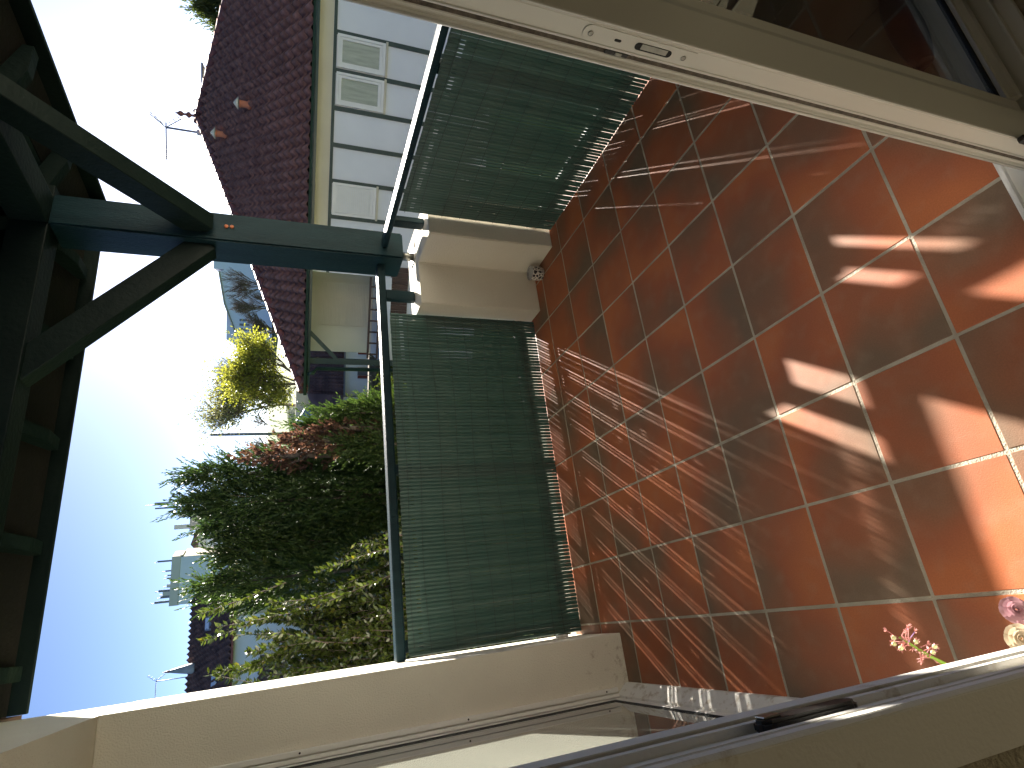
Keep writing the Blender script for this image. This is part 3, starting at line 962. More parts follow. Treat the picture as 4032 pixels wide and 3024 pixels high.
for k in range(30):
    t = 0.28 + 0.72 * k / 30
    i = min(int(2 + t * 3), 4)
    u = (2 + t * 3) - i
    p = Vector(spts[i]).lerp(Vector(spts[i + 1]), min(max(u, 0), 1))
    d = Vector((rs.uniform(-1, 1), rs.uniform(-1, 1), rs.uniform(-.6, .9))).normalized()
    L_ = rs.uniform(0.006, 0.024)
    e = p + d * L_
    tw.add([p, p + d * L_ * .5 + Vector((0, 0, .002)), e], [0.0009, 0.0007, 0.0006])
    for q in range(5):
        pc_.append(tuple(e)); pd.append((d.x + rs.uniform(-1, 1), d.y + rs.uniform(-1, 1), d.z + rs.uniform(-1, 1)))
    if k % 5 == 2:
        bc.append(e)
tw.build('side_stems', M['petal_pink'], fs_)
leaves('florets', np.array(pc_), np.array(pd), 0.008, 0.0026, M['petal_pink'], fs_, rf)
for e in bc:
    lathe('bud', [(0.0005, -0.004), (0.003, -0.002), (0.0038, 0.001), (0.002, 0.004), (0.0004, 0.005)], M['bud'], fs_, tuple(e), 10)

def rose(loc, r, m, label, seed):
    ro = root('rose', label, 'flower', loc, 0.0)
    ro['group'] = 'fading artificial roses beside the door jamb'
    rq = random.Random(seed)
    for ring, (k, rad, h, lean) in enumerate(((3, .20, .60, .05), (4, .38, .55, .20), (5, .60, .48, .42), (6, .82, .38, .70), (7, 1.0, .25, 1.0))):
        for a in range(k):
            th0 = 2 * math.pi * (a + .37 * ring) / k
            span = 2 * math.pi / k * 0.78
            v, f = [], []
            for i in range(5):
                t = -1 + 2 * i / 4
                for j in range(4):
                    s = j / 3
                    rd = r * (0.10 + (rad - .10) * (s ** .8)) * (1 - .12 * t * t)
                    z = r * (h * (s - .25) + .35 - .35 * lean * s - .10 * t * t * s)
                    if j == 3:
                        rd += r * .07 * lean
                        z -= r * .05
                    an = th0 + span * t * (0.4 + .6 * s)
                    v.append((rd * math.cos(an), rd * math.sin(an), z))
            for i in range(4):
                for j in range(3):
                    f.append((i * 4 + j, (i + 1) * 4 + j, (i + 1) * 4 + j + 1, i * 4 + j + 1))
            link('petal', mesh('petal', v, f, True), m, ro)
    tube('stem', [(0, 0, 0), (0.01, -0.03, -0.08), (0.02, -0.09, -0.13)], 0.002, M['stem'], ro, 6)
    ro.rotation_euler = (R(rq.uniform(-20, 0)), R(50), 0)
    return ro
rose((0.70, -0.632, 0.340), 0.024, M['rose'], 'faded pink rose, upper right one at the door jamb', 1)
rose((0.705, -0.676, 0.366), 0.024, M['rosew'], 'cream white rose below the pink one at the door jamb', 2)

# black shoe inside the room, right edge
sh = root('shoe', 'black shoe on the cream floor tiles behind the glass door', 'shoe', (1.09, 0.74, 0.0))
M['shoe'] = mat('black_leather', (0.012, 0.012, 0.013), rough=0.4)
v, f = [], []
for i in range(9):
    t = i / 8
    y = 0.70 + t * 0.27
    wdt = 0.045 * math.sin(math.pi * min(1, (t + .06) * 1.0)) ** .45 if t < 1 else 0.02
    hh = 0.045 + 0.035 * t
    for j in range(10):
        a = 2 * math.pi * j / 10
        z = 0.012 + hh * .5 + hh * .5 * math.sin(a)
        v.append((1.045 + wdt * math.cos(a), y, max(0.012, z)))
for i in range(8):
    for j in range(10):
        f.append((i * 10 + j, i * 10 + (j + 1) % 10, (i + 1) * 10 + (j + 1) % 10, (i + 1) * 10 + j))
f += [tuple(range(10)), tuple(80 + j for j in range(10))]
link('upper', mesh('upper', v, f, True), M['shoe'], sh)
box('sole', (1.005, 0.705, 0.0005), (1.085, 0.965, 0.0118), M['rubber'], sh, 0.004)

# =================================================================== NEIGHBOUR HOUSE
A0 = R(56.6)
nh = root('neighbour_house', 'white neighbouring house with plum tiled hipped roof and dark green wall timbers', 'house', (-10.26, 7.116, 0.0), A0)
PT = math.tan(R(22))
SL, SR_, SA, DA, ZE = -2.72, 12.45, 4.31, 7.30, 1.13
def rz_(d): return ZE + d * PT
# wall mass
boxes('wall', [((0.0, .45, -3.0), (12.0, .60, .63)), ((0.0, .45, .63), (12.0, .60, 1.18))], M['housewhite'], nh)
boxes('side_wall', [((11.85, .60, -3.0), (12.0, 13.5, 1.15)), ((0.0, .60, -3.0), (.15, 2.0, 1.22)), ((-2.05, 2.0, -3.0), (0.15, 2.15, 1.30)), ((-2.05, 2.15, -3.0), (-1.9, 12, 1.2))], M['housecream'], nh)
box('wall_band', (0.15, .435, .69), (12.0, .449, 1.17), M['housecream'], nh)
box('wall_beam', (0.0, .405, .622), (12.0, .448, .686), M['timber_dark'], nh)
for k in range(13):
    s = 0.49 + 0.778 * k
    if k == 0: continue
    box('wall_post', (s - .046, .412, -3.0), (s + .046, .447, .6215), M['timber_dark'], nh)
def win(s0, s1, z0, z1, shutter=False):
    w = box('window', (s0, .35, z0), (s1, .4485, z1), M['whitepaint'], nh) if False else None
    fr = boxes('window', [((s0, .40, z0), (s0 + .055, .448, z1)), ((s1 - .055, .40, z0), (s1, .448, z1)), ((s0 + .055, .40, z0), (s1 - .055, .448, z0 + .06)), ((s0 + .055, .40, z1 - .05), (s1 - .055, .448, z1)),
                          ((s0 + .06, .415, z0 + .065), (s0 + .11, .447, z1 - .055)), ((s1 - .11, .415, z0 + .065), (s1 - .06, .447, z1 - .055)), ((s0 + .11, .415, z0 + .065), (s1 - .11, .447, z0 + .125)), ((s0 + .11, .415, z1 - .11), (s1 - .11, .447, z1 - .055))], M['whitepaint'], nh)
    if shutter:
        n_ = int((z1 - z0 - .16) / .042)
        zz = [z0 + .13 + i * .042 for i in range(n_)]
        for z in zz:
            box('shutter_slat', (s0 + .06, .405, z), (s1 - .06, .414, z + .037), M['whitepaint'], fr, 0.003)
    else:
        box('pane', (s0 + .111, .436, z0 + .126), (s1 - .111, .440, z1 - .111), M['glass'], fr)
        # net curtain with folds, sagging cloth behind the pane
        v, f = [], []
        K = 22
        for i in range(K):
            s = s0 + .112 + (s1 - s0 - .224) * i / (K - 1)
            for z in (z0 + .127, z1 - .112):
                v.append((s, .4425 + .0025 * math.sin(i * 1.9), z))
        for i in range(K - 1):
            f.append((2 * i, 2 * i + 2, 2 * i + 3, 2 * i + 1))
        c_ = link('curtain', mesh('curtain', v, f, True), M['curtain'], fr)
    box('sill', (s0 - .03, .37, z0 - .05), (s1 + .03, .448, z0 - .003), M['housecream'], fr, 0.004)
    return fr
win(4.455, 5.135, -.43, .605)
win(3.675, 4.355, -.43, .605)
win(1.305, 2.020, -.36, .605, True)
# porch: recessed wall with roller shutter, balcony rail, post with downpipe, brace
sh_ = root  # (keeps helper name short)
ps = boxes('roller_shutter', [((-1.40, 1.962, -.62), (-1.36, 1.998, .70)), ((-.26, 1.962, -.62), (-.22, 1.998, .70)), ((-1.36, 1.962, .66), (-.26, 1.998, .70))], M['housecream'], nh)
for i in range(30):
    z = -.60 + i * .042
    box('shutter_slat', (-1.357, 1.975, z), (-.263, 1.990, z + .037), M['housecream'], ps, 0.003)
boxes('balcony_rail', [((-1.96, .27, -.34), (-.02, .33, -.295)), ((-1.96, .27, -.56), (-.02, .33, -.515))], M['darkwood'], nh)
for k in range(7):
    s = -.247 - .268 * k
    box('baluster', (s - .02, .285, -.514), (s + .02, .315, -.341), M['darkwood'], nh)
for k in range(9):
    s = .20 - .13 * k
    box('door_board', (s - .062, .40, -1.22), (s + .062, .43, -.80), M['darkwood'], nh)
box('balcony_floor', (-2.05, .25, -.80), (0.0, 2.0, -.62), M['housewhite'], nh)
box('lower_wall', (-2.05, .435, -3.0), (-.01, .60, -.801), M['housewhite'], nh)
box('porch_post', (-2.12, .25, -3.0), (-1.99, .38, 1.05), M['timber_dark'], nh, 0.005)
beam_between('brace', (-2.0, .30, .40), (-1.36, .30, 1.04), .07, .09, M['timber_dark'], nh)
tube('downpipe', [(-2.30, -.02, 1.06), (-2.30, -.02, .93), (-2.22, .20, .84), (-2.22, .20, -3.0)], .045, M['gutter'], nh, 12)
# roof base sheet under the tiles
v = [(SL, 0, ZE - .05), (SR_, 0, ZE - .05), (SA, DA, rz_(DA) - .03), (SL, 14.6, ZE - .05), (SR_, 14.6, ZE - .05), (SA, DA, rz_(DA) - .03)]
roof = link('roof', mesh('roof', v, [(0, 1, 5, 2), (3, 0, 2), (4, 3, 2, 5), (1, 4, 5), (0, 3, 4, 1)]), M['darkwood'], nh)
# gutter: half-round
gp = [(.00, ZE - .0), (-.012, ZE - .045), (-.06, ZE - .072), (-.11, ZE - .045), (-.125, ZE + .004), (-.117, ZE + .004), (-.103, ZE - .040), (-.06, ZE - .062), (-.018, ZE - .040), (-.008, ZE)]
prism('gutter', gp, 'x', SL - .08, SR_, M['gutter'], nh)
box('fascia', (SL, .002, ZE - .13), (SR_, .024, ZE - .005), M['gutter'], nh)
box('soffit', (SL + .02, .026, ZE - .12), (SR_, .434, ZE - .10), M['housecream'], nh)
# pantiles
TW, TL = 0.235, 0.335
cosP, sinP = math.cos(R(22)), math.sin(R(22))
prof = [(-.5, .010), (-.36, -.012), (-.20, -.010), (-.08, .042), (.10, .074), (.28, .060), (.42, .018), (.5, .010)]
def pan_geo():
    v = []
    for z0, lift in ((0, .030), (TL * 1.08, .0)):
        for a, h in prof:
            v.append((a * TW, z0, h + lift))
    n = len(prof)
    lip = [(a * TW, 0, h + .030 - .020) for a, h in prof]
    v += lip
    f = [(i, i + 1, n + i + 1, n + i) for i in range(n - 1)] + [(2 * n + i, 2 * n + i + 1, i + 1, i) for i in range(n - 1)]
    return v, f
pv, pf_ = pan_geo()
pan_me = mesh('roof_tile', pv, pf_, True)
pan_me.materials.append(M['rooftile'])
cells = []
rows = int(DA / cosP / TL) + 1
for r_ in range(rows):
    l0 = r_ * TL
    d0 = l0 * cosP
    sl0 = SL + (SA - SL) * (d0 + .15) / DA
    sr0 = SR_ - (SR_ - SA) * (d0 + .15) / DA
    s = SL + .12
    while s < SR_:
        if sl0 - .06 <= s <= sr0 + .06:
            cells.append((r_, s, l0))
        s += TW
Rx = Matrix.Rotation(R(22), 4, 'X')
vis = [c for c in cells if c[1] < 8.4]
vis.sort(key=lambda c: (c[0]))
near_set = set((c[0], round(c[1], 4)) for c in vis[:300])
bv, bf = [], []
jr = random.Random(5)
for (r_, s, l0) in cells:
    o_ = Vector((s, -.055, ZE - .035)) + Rx @ Vector((0, l0, 0))
    if (r_, round(s, 4)) in near_set:
        o = link('roof_tile', pan_me, None, roof, o_ + Vector((jr.uniform(-.003, .003), 0, jr.uniform(-.003, .004))))
        o.rotation_euler = (R(22) + jr.uniform(-.01, .01), 0, jr.uniform(-.008, .008))
    else:
        k = len(bv)
        jz = jr.uniform(-.003, .004)
        for p in pv:
            q = Rx @ Vector(p)
            bv.append((q.x + o_.x, q.y + o_.y, q.z + o_.z + jz))
        bf += [tuple(k + i for i in q) for q in pf_]
tag(link('roof_tiles', mesh('roof_tiles', bv, bf, True), M['rooftile'], roof), kind='stuff')
# ridge tiles on both hips
def hip_tiles(p, q):
    p, q = Vector(p), Vector(q)
    d = (q - p)
    L = d.length
    d.normalize()
    n_ = int(L / .36)
    side = d.cross(Vector((0, 0, 1))).normalized()
    up = side.cross(d)
    v, f = [], []
    for t, rr2 in ((0, .105), (.40, .085)):
        v.append((t, rr2 * 1.05, -.14))
        for i in range(7):
            a = math.pi * i / 6
            v.append((t, rr2 * math.cos(a), rr2 * math.sin(a) - .02))
        v.append((t, -rr2 * 1.05, -.14))
    f = [(i, i + 1, 9 + i + 1, 9 + i) for i in range(8)] + [tuple(range(9))]
    me = mesh('ridge_tile', v, f, True)
    me.materials.append(M['ridgetile'])
    mt = Matrix((d, side, up)).transposed().to_4x4()
    for i in range(n_ + 1):
        o = link('ridge_tile', me, None, roof)
        m2 = mt.copy()
        m2.translation = p + d * (i * .36)
        o.matrix_local = m2
hip_tiles((SL, -.03, ZE + .03), (SA, DA, rz_(DA) + .06))
hip_tiles((SR_, -.03, ZE + .03), (SA, DA, rz_(DA) + .06))
fin = lathe('finial', [(0.10, 0), (0.09, .05), (.04, .10), (.035, .16), (.085, .21), (.09, .25), (.04, .30), (.03, .36), (.075, .42), (.08, .47), (.03, .54), (.01, .60)], M['ridgetile'], nh, (SA, DA, rz_(DA) + .05), 14)
for (s, d, big) in ((4.00, 3.35, 1), (3.50, 5.05, 1)):
    z = rz_(d)
    vt = lathe('roof_vent', [(.11, -.08), (.115, .02), (.085, .06), (.085, .20), (.10, .22), (.10, .235)], M['terracotta'], nh, (s, d, z), 16)
    lathe('vent_cap', [(.09, .255), (.155, .265), (.02, .37), (.005, .375)], M['housecream'] if big else M['terracotta'], vt, (0, 0, 0), 16)
# roof box chimney with raised lid near the right hip
ch = box('chimney', (5.48, 7.8, 3.30), (5.93, 8.2, 3.84), M['concrete_w'], nh)
boxes('chimney_lid', [((5.40, 7.72, 4.03), (5.98, 8.28, 4.08)), ((5.54, 7.85, 3.841), (5.57, 7.88, 4.029)), ((5.70, 7.85, 3.841), (5.73, 7.88, 4.029)), ((5.86, 7.85, 3.841), (5.89, 7.88, 4.029)), ((5.54, 8.12, 3.841), (5.57, 8.15, 4.029)), ((5.86, 8.12, 3.841), (5.89, 8.15, 4.029))], M['zincmast'], ch)

def yagi(name, label, loc, h, boom, boom_dir, n_el, el_len, dish=True, s=1.0, tilt=0):
    a = root(name, label, 'antenna', loc, 0.0)
    t = Tubes(6)
    t.add([(0, 0, 0), (0, tilt, h)], .022 * s)
    t.build('mast', M['zincmast'], a)
    t = Tubes(5)
    bd_ = Vector(boom_dir).normalized()
    sd_ = Vector((-bd_.y, bd_.x, 0))
    top = Vector((0, tilt, h))
    t.add([top - bd_ * .15, top + bd_ * boom], .014 * s)
    for i in range(n_el):
        p = top + bd_ * (boom * (.1 + .9 * i / (n_el - 1)))
        t.add([p - sd_ * el_len / 2, p + sd_ * el_len / 2], .007 * s)
    t.build('boom', M['zincmast'], a)
    t = Tubes(5)
    for sg in (1, -1):
        for i in range(3):
            q = top - bd_ * .12 + Vector((0, 0, sg * (.12 + .12 * i)))
            t.add([q - sd_ * .28 - bd_ * .1 * i, q + sd_ * .28 - bd_ * .1 * i], .009 * s)
        t.add([top, top - bd_ * .32 + Vector((0, 0, sg * .42))], .010 * s)
    t.build('reflector', M['zincmast'], a)
    if dish:
        lathe('junction_box', [(.03, 0), (.09, .03), (.09, .13), (.03, .16)], M['concrete'], a, (0, tilt * .3, h * .22), 10)
    return a
# behind the ridge, near the finial (neighbour's aerial): world position
yagi('antenna', 'thin television antenna beside the finial on the plum tiled roof', (-14.75, 14.83, 3.80), 1.28, .95, (-.55, -.835, 0), 15, .16, True, 1.5)

# =================================================================== SMALL HOUSE BEHIND (brown roof, red shutters)
def frame(az, D):
    a = R(az)
    return (1.471 + D * math.cos(a), -0.524 + D * math.sin(a), 0.0), a - math.pi / 2
L0, A1 = frame(157, 28)
bh = root('cottage', 'small white cottage with fine brown tiled roof and red brown shutters beyond the neighbour', 'house', L0, A1)
box('wall', (-.66, .02, -3.0), (2.6, 4.2, -1.05), M['housewhite'], bh)
prism('gable', [(0.02, -1.05), (4.2, -1.05), (2.1, .30)], 'x', -.66, -.60, M['housewhite'], bh)
def tiled_slope(name, x0, x1, y0, y1, z0, z1, tw, tl, m, par, skew=0.0):
    """pantile field as one relief sheet: x across, slope from (y0,z0) up to (y1,z1); skew shifts the upper edge along x"""
    L = math.hypot(y1 - y0, z1 - z0)
    nr, nc = max(1, int(L / tl)), max(1, int((x1 - x0) / tw))
    pr = [(0, .10), (.22, -.08), (.5, .16), (.75, .40), (1, .10)]
    n = np.array([0, -(z1 - z0) / L, (y1 - y0) / L])
    vs, fs = [], []
    for r_ in range(nr):
        for c in range(nc):
            k = len(vs)
            for (t, lift) in ((r_ / nr, .10), ((r_ + 1.02) / nr, .0)):
                for a, h in pr:
                    x = x0 + (c + a) * tw + skew * t
                    p = np.array([x, y0 + (y1 - y0) * t, z0 + (z1 - z0) * t]) + n * (h + lift) * tw
                    vs.append(p)
            for a, h in pr:
                x = x0 + (c + a) * tw + skew * r_ / nr
                vs.append(np.array([x, y0 + (y1 - y0) * r_ / nr, z0 + (z1 - z0) * r_ / nr]) + n * h * tw)
            for i in range(4):
                fs.append((k + i, k + i + 1, k + 6 + i, k + 5 + i))
                fs.append((k + 10 + i, k + 11 + i, k + i + 1, k + i))
    return tag(link(name, fast_mesh(name, np.array(vs), np.array(fs)), m, par), kind='stuff')
rfb = link('roof', mesh('roof', [(-.72, -.35, -1.06), (2.8, -.35, -1.06), (2.8, 2.1, .34), (-.72, 2.1, .34), (2.8, 4.6, -1.06), (-.72, 4.6, -1.06)], [(0, 1, 2, 3), (3, 2, 4, 5), (0, 3, 5), (1, 4, 2), (0, 5, 4, 1)]), M['rooftile_far'], bh)
tiled_slope('roof_tiles', -.72, 2.8, -.35, 2.1, -1.05, .37, .17, .24, M['rooftile_far'], rfb)
box('gutter', (-.72, -.43, -1.12), (2.8, -.36, -1.05), M['zincmast'], bh)
for (a, b, c, d) in ((.33, .68, -2.27, -1.70), (1.45, 1.8, -2.27, -1.70)):
    w_ = box('window', (a, -.03, c), (b, .018, d), M['darkwin'], bh)
    box('shutter', (a - .16, -.05, c), (a - .02, -.031, d), M['redshutter'], w_)
    box('shutter', (b - .17, -.055, c), (b - .01, -.032, d), M['redshutter'], w_)
bh2 = root('cottage', 'low wing with plain dark roof and tall red shutters left of the small cottage', 'house', (L0[0], L0[1], 0), A1)
box('wall', (-1.9, -.5, -3.0), (-.68, 3.4, -1.0), M['housecream'], bh2)
link('roof', mesh('roof', [(-2.05, -.6, -1.0), (-.60, -.6, -1.02), (-.60, 1.6, .42), (-2.05, 1.6, .10), (-2.05, 3.6, -1.0), (-.60, 3.6, -1.0)], [(0, 1, 2, 3), (3, 2, 5, 4), (0, 4, 5, 1), (0, 3, 4), (1, 5, 2)]), M['rooftile_far'], bh2)
w_ = box('window', (-1.18, -.54, -2.0), (-.80, -.502, -1.25), M['redshutter'], bh2)

# stone wall & hedge plants in the neighbour's garden
L1, A2 = frame(157, 22)
sw = root('garden_wall', 'rough dry stone wall under the cottage beyond the left railing', 'wall', L1, A2)
box('core', (-1.2, .06, -3.0), (2.4, .34, -1.52), M['soil'], sw)
srn = random.Random(8)
z = -3.0
while z < -1.45:
    h = srn.uniform(.10, .17)
    x = -1.25 + srn.uniform(0, .1)
    while x < 2.4:
        wd = srn.uniform(.14, .34)
        box('stone', (x, -.02 + srn.uniform(0, .04), z), (x + wd - .015, .30, z + h - .012), M['stone'], sw, 0.018)
        x += wd
    z += h

# =================================================================== LEFT HOUSE (dark tiled roof, turret)
L2, A3 = frame(178, 36)
lh = root('left_house', 'white house with steep dark brown tiled roof, skylight and pointed slate turret far left', 'house', L2, A3)
box('wall', (-6.0, .1, -3.0), (.55, 6.0, 3.62), M['housewhite'], lh)
lr = link('roof', mesh('roof', [(-6.3, -.35, 3.70), (.55, -.35, 3.70), (3.4, -.35, 3.70), (2.04, 5.2, 6.20), (-6.3, 5.2, 6.20), (3.4, 10.5, 3.7), (-6.3, 10.5, 3.7)], [(0, 1, 2, 3, 4), (2, 5, 3), (3, 5, 6, 4), (0, 4, 6), (0, 6, 5, 2, 1)]), M['rooftile_far'], lh)
tiled_slope('roof_tiles', -6.3, 3.3, -.38, 5.2, 3.70, 6.23, .31, .38, M['rooftile_far'], lr, skew=-1.25)
box('gutter', (-6.3, -.48, 3.60), (3.4, -.37, 3.70), M['redshutter'], lh)
box('wall', (.55, .4, -3.0), (3.3, 6.0, 3.60), M['housecream'], lh)
low = link('low_roof', mesh('low_roof', [(-6.3, -2.6, 1.2), (-1.5, -2.6, 1.2), (-1.5, .09, 2.36), (-6.3, .09, 2.36), (-6.3, -2.6, 1.1), (-1.5, -2.6, 1.1), (-1.5, .09, 1.1), (-6.3, .09, 1.1)], [(0, 1, 2, 3), (4, 7, 6, 5), (0, 4, 5, 1), (1, 5, 6, 2), (0, 3, 7, 4)]), M['rooftile_far'], lh)
tiled_slope('roof_tiles', -6.3, -1.5, -2.62, .08, 1.21, 2.38, .20, .30, M['rooftile_far'], low)
box('low_wall', (-6.1, -2.4, -3.0), (-1.7, .09, 1.09), M['housewhite'], lh)
box('window', (-2.4, -2.44, .0), (-1.9, -2.41, .8), M['redshutter'], lh)
sk = link('skylight', mesh('skylight', [(.0, 2.12, 4.88), (.75, 2.12, 4.88), (.75, 2.75, 5.16), (.0, 2.75, 5.16), (.0, 2.12, 4.98), (.75, 2.12, 4.98), (.75, 2.75, 5.26), (.0, 2.75, 5.26)], [(0, 1, 5, 4), (1, 2, 6, 5), (2, 3, 7, 6), (3, 0, 4, 7), (4, 5, 6, 7)]), M['zincmast'], lh)
link('pane', mesh('pane', [(.08, 2.18, 5.012), (.67, 2.18, 5.012), (.67, 2.69, 5.239), (.08, 2.69, 5.239)], [(0, 1, 2, 3)]), M['cabin'], sk)
sl2 = link('skylight', mesh('skylight', [(-2.75, 1.2, 4.40), (-2.25, 1.2, 4.40), (-2.25, 1.7, 4.62), (-2.75, 1.7, 4.62), (-2.75, 1.2, 4.50), (-2.25, 1.2, 4.50), (-2.25, 1.7, 4.72), (-2.75, 1.7, 4.72)], [(0, 1, 5, 4), (1, 2, 6, 5), (2, 3, 7, 6), (3, 0, 4, 7), (4, 5, 6, 7)]), M['cabin'], lh)
M['slate'] = mat('pale_slate', (0.36, 0.37, 0.38), (0.26, 0.27, 0.28), rough=0.45, scale=3)
tt = lathe('turret', [(.27, 0), (.30, .05), (.24, .45), (.16, .85), (.07, 1.25)], M['slate'], lh, (-1.86, 4.2, 5.75), 8)
lathe('turret_tip', [(.072, 1.25), (.06, 1.35), (.015, 1.55), (.005, 1.62)], M['redshutter'], tt, (0, 0, 0), 8)
aw = L2[0] + math.cos(A3) * -2.25 - math.sin(A3) * 4.1, L2[1] + math.sin(A3) * -2.25 + math.cos(A3) * 4.1
yagi('antenna', 'television antenna standing beside the pointed slate turret', (aw[0], aw[1], 5.95), 1.65, .95, (-.15, -1.0, 0), 9, .4, False, 1.0)

# =================================================================== FAR PALE BLUE BUILDING
L3, A4 = frame(151, 110)
fb = root('school_building', 'long pale blue clad building with brown roof edge and rows of windows far behind', 'building', L3, A4)
prism('wall', [(-3.98, 0), (9.5, 0), (9.5, 10.8), (6.8, 10.8), (6.5, 11.4), (1.25, 10.5), (-3.98, 8.6)], 'y', 0, 9, M['bluewall'], fb)
prism('wall', [(-8.0, 0), (-3.99, 0), (-3.99, 8.6), (0.9, 10.35), (1.2, 10.55), (-4.86, 10.55), (-5.96, 8.85), (-8.05, 8.0)], 'y', 3.0, 12, M['bluewall'], fb)
prism('roof_edge', [(6.6, 11.45), (6.6, 11.62), (1.25, 10.75), (-4.2, 8.80), (-4.2, 8.62), (1.25, 10.55)], 'y', -.4, 9.2, M['concrete_w'], fb)
prism('roof_edge', [(-5.96, 8.86), (-5.96, 9.0), (-8.4, 8.1), (-8.4, 7.95)], 'y', 2.6, 12.2, M['concrete_w'], fb)
box('parapet', (6.9, -.1, 10.8), (9.5, 9, 12.3), M['bluewall'], fb)
for r0, r1 in ((6.75, 8.3), (4.77, 6.3)):
    for k in range(4):
        s = -1.15 - .78 * k
        w_ = boxes('window', [((s - .42, -.08, r0 - .05), (s, -.02, r0)), ((s - .42, -.08, r1), (s, -.02, r1 + .05))], M['bluewall'], fb)
        box('pane', (s - .40, -.05, r0), (s - .02, -.003, r1), M['darkwin'], w_)
    for k in range(4):
        s = -5.0 - .22 * k
        box('window', (s - .13, 2.95, r0 - .3), (s, 2.997, r1 - .3), M['darkwin'], fb)
    for k in range(3):
        s = -6.55 - .5 * k
        box('window', (s - .32, 2.95, r0 - .35), (s, 2.997, r1 - .6), M['darkwin'], fb)
tk = box('shed', (-6.5, -6, 0.0), (-1.0, -2, 3.1), M['asphalt'], fb)

# =================================================================== FAR TOWERS
L4, A5 = frame(169, 150)
t1 = root('apartment_tower', 'pale concrete block with two square chimneys and brown pitched roof, right of the taller tower', 'building', L4, A5)
prism('wall', [(4.1, 0), (-8, 0), (-8, 16.3), (4.1, 16.3)], 'y', 0, 14, M['bluewall'], t1)
prism('cornice', [(4.3, 16.35), (-8.2, 16.35), (-8.2, 17.75), (2.3, 17.85), (4.3, 16.9)], 'y', -.5, 14.5, M['concrete'], t1)
prism('pitched_roof', [(-.2, 17.8), (-6.4, 17.8), (-6.4, 18.7), (-5.4, 19.5)], 'y', 1, 9, M['rooftile_far'], t1)
box('roof_room', (-2.4, .5, 17.85), (2.0, 4, 19.8), M['concrete_w'], t1)
box('chimney', (.75, 1, 19.8), (1.7, 2, 22.05), M['concrete'], t1)
box('chimney', (-1.95, 1, 19.8), (-.95, 2, 22.85), M['concrete'], t1)
ma_ = root('radio_mast', 'slim grey radio mast with panel aerials beside the concrete block', 'mast', (L4[0] + math.cos(A5) * 3.55, L4[1] + math.sin(A5) * 3.55, 16.2), A5)
tube('pole', [(0, -.8, .72), (0, -.8, 10.2), (0, -.8, 12.1)], [.16, .12, .03], M['zincmast'], ma_)
for s, a, b in ((.35, 6.9, 10.3), (-.75, 5.6, 10.2), (.5, 4.3, 5.4)):
    box('aerial_panel', (s - .16, -1.0, a), (s + .16, -.75, b), M['zincmast'], ma_)
box('bracket', (-.8, -.9, 6.0), (.5, -.84, 6.12), M['zincmast'], ma_)
tube('side_arm', [(0, -.85, 5.0), (1.1, -.85, 5.0), (1.2, -.85, 5.6)], .06, M['zincmast'], ma_)
lathe('dish', [(.1, 0), (.42, .1), (.42, .16), (.1, .2)], M['concrete'], ma_, (.45, -1.1, 3.4), 12).rotation_euler = (R(90), 0, 0)

L5, A6 = frame(173.5, 130)
t2 = root('apartment_tower', 'tall plain pale tower with flat roof and a row of aerials along its edge', 'building', L5, A6)
box('wall', (-5.1, 0, 0), (3.45, 12, 18.5), M['bluewall'], t2)
prism('side_wall', [(3.46, 0), (5.1, 6), (5.1, 12), (3.46, 12)], 'z', 0, 18.2, M['concrete_w'], t2)
box('roof_band', (-5.2, -.15, 18.52), (3.6, 12, 19.95), M['concrete'], t2)
prism('side_band', [(3.61, -.1), (4.7, 4), (4.7, 12), (3.61, 12)], 'z', 18.25, 19.9, M['concrete_w'], t2)
for s, h, wd in ((2.9, 2.4, .16), (1.1, 1.0, .12), (.3, .6, .1), (-.2, .7, .1), (-1.6, .6, .3), (-2.4, 1.9, .2), (-3.0, 1.2, .4), (-3.5, 1.5, .22), (-4.35, 2.4, .2)):
    box('aerial', (s - wd, .3, 19.96), (s + wd, .6, 19.96 + h), M['concrete'] if wd > .25 else M['zincmast'], t2)
    tube('aerial_rod', [(s - .1, .45, 19.96), (s - .1, .45, 19.96 + h + .5)], .05, M['zincmast'], t2, 5)

# =================================================================== POLE, VAN, PALE WALL
L6, A7 = frame(161.83, 55)
tag(tube('light_pole', [(L6[0], L6[1], .0), (L6[0], L6[1], 6.98)], [.14, .125], M['zincmast'], None, 10), 'tall plain grey pole rising behind the yellow green tree and red shrub', 'pole')
L7, A8 = frame(158.6, 43)
pw = box('boundary_wall', (-2.6, 0, -1.2), (.5, .25, .62), M['housecream'], None, 0.01)
pw.location = L7; pw.rotation_euler = (0, 0, A8)
tag(pw, 'low pale garden wall seen under the yellow green tree', 'wall')
L8, A9 = frame(160.2, 41)
vn = root('van', 'small blue and white van parked beyond the green conifers', 'van', (L8[0], L8[1], -1.0), A9)
prism('body', [(-1.6, .55), (-1.6, 1.55), (-.3, 1.62), (.2, 1.25), (.55, 1.1), (.6, .55)], 'y', -.8, .8, M['vanblue'], vn, bev=.05)
prism('window', [(-1.4, 1.15), (-1.4, 1.48), (-.32, 1.5), (-.02, 1.18)], 'y', -.815, -.802, M['cabin'], vn)
box('bumper', (-1.62, -.82, .42), (.62, .82, .56), M['cabin'], vn, .03)
for x in (-1.2, .2):
    w_ = lathe('wheel', [(.05, -.09), (.26, -.09), (.30, -.05), (.30, .05), (.26, .09), (.05, .09)], M['rubber'], vn, (x, -.76, .34), 16)
    w_.rotation_euler = (R(90), 0, 0)

# =================================================================== TREES
rg = np.random.default_rng(12)
def polar(az, D, z):
    a = R(az)
    return np.array([1.471 + D * math.cos(a), -0.524 + D * math.sin(a), z])

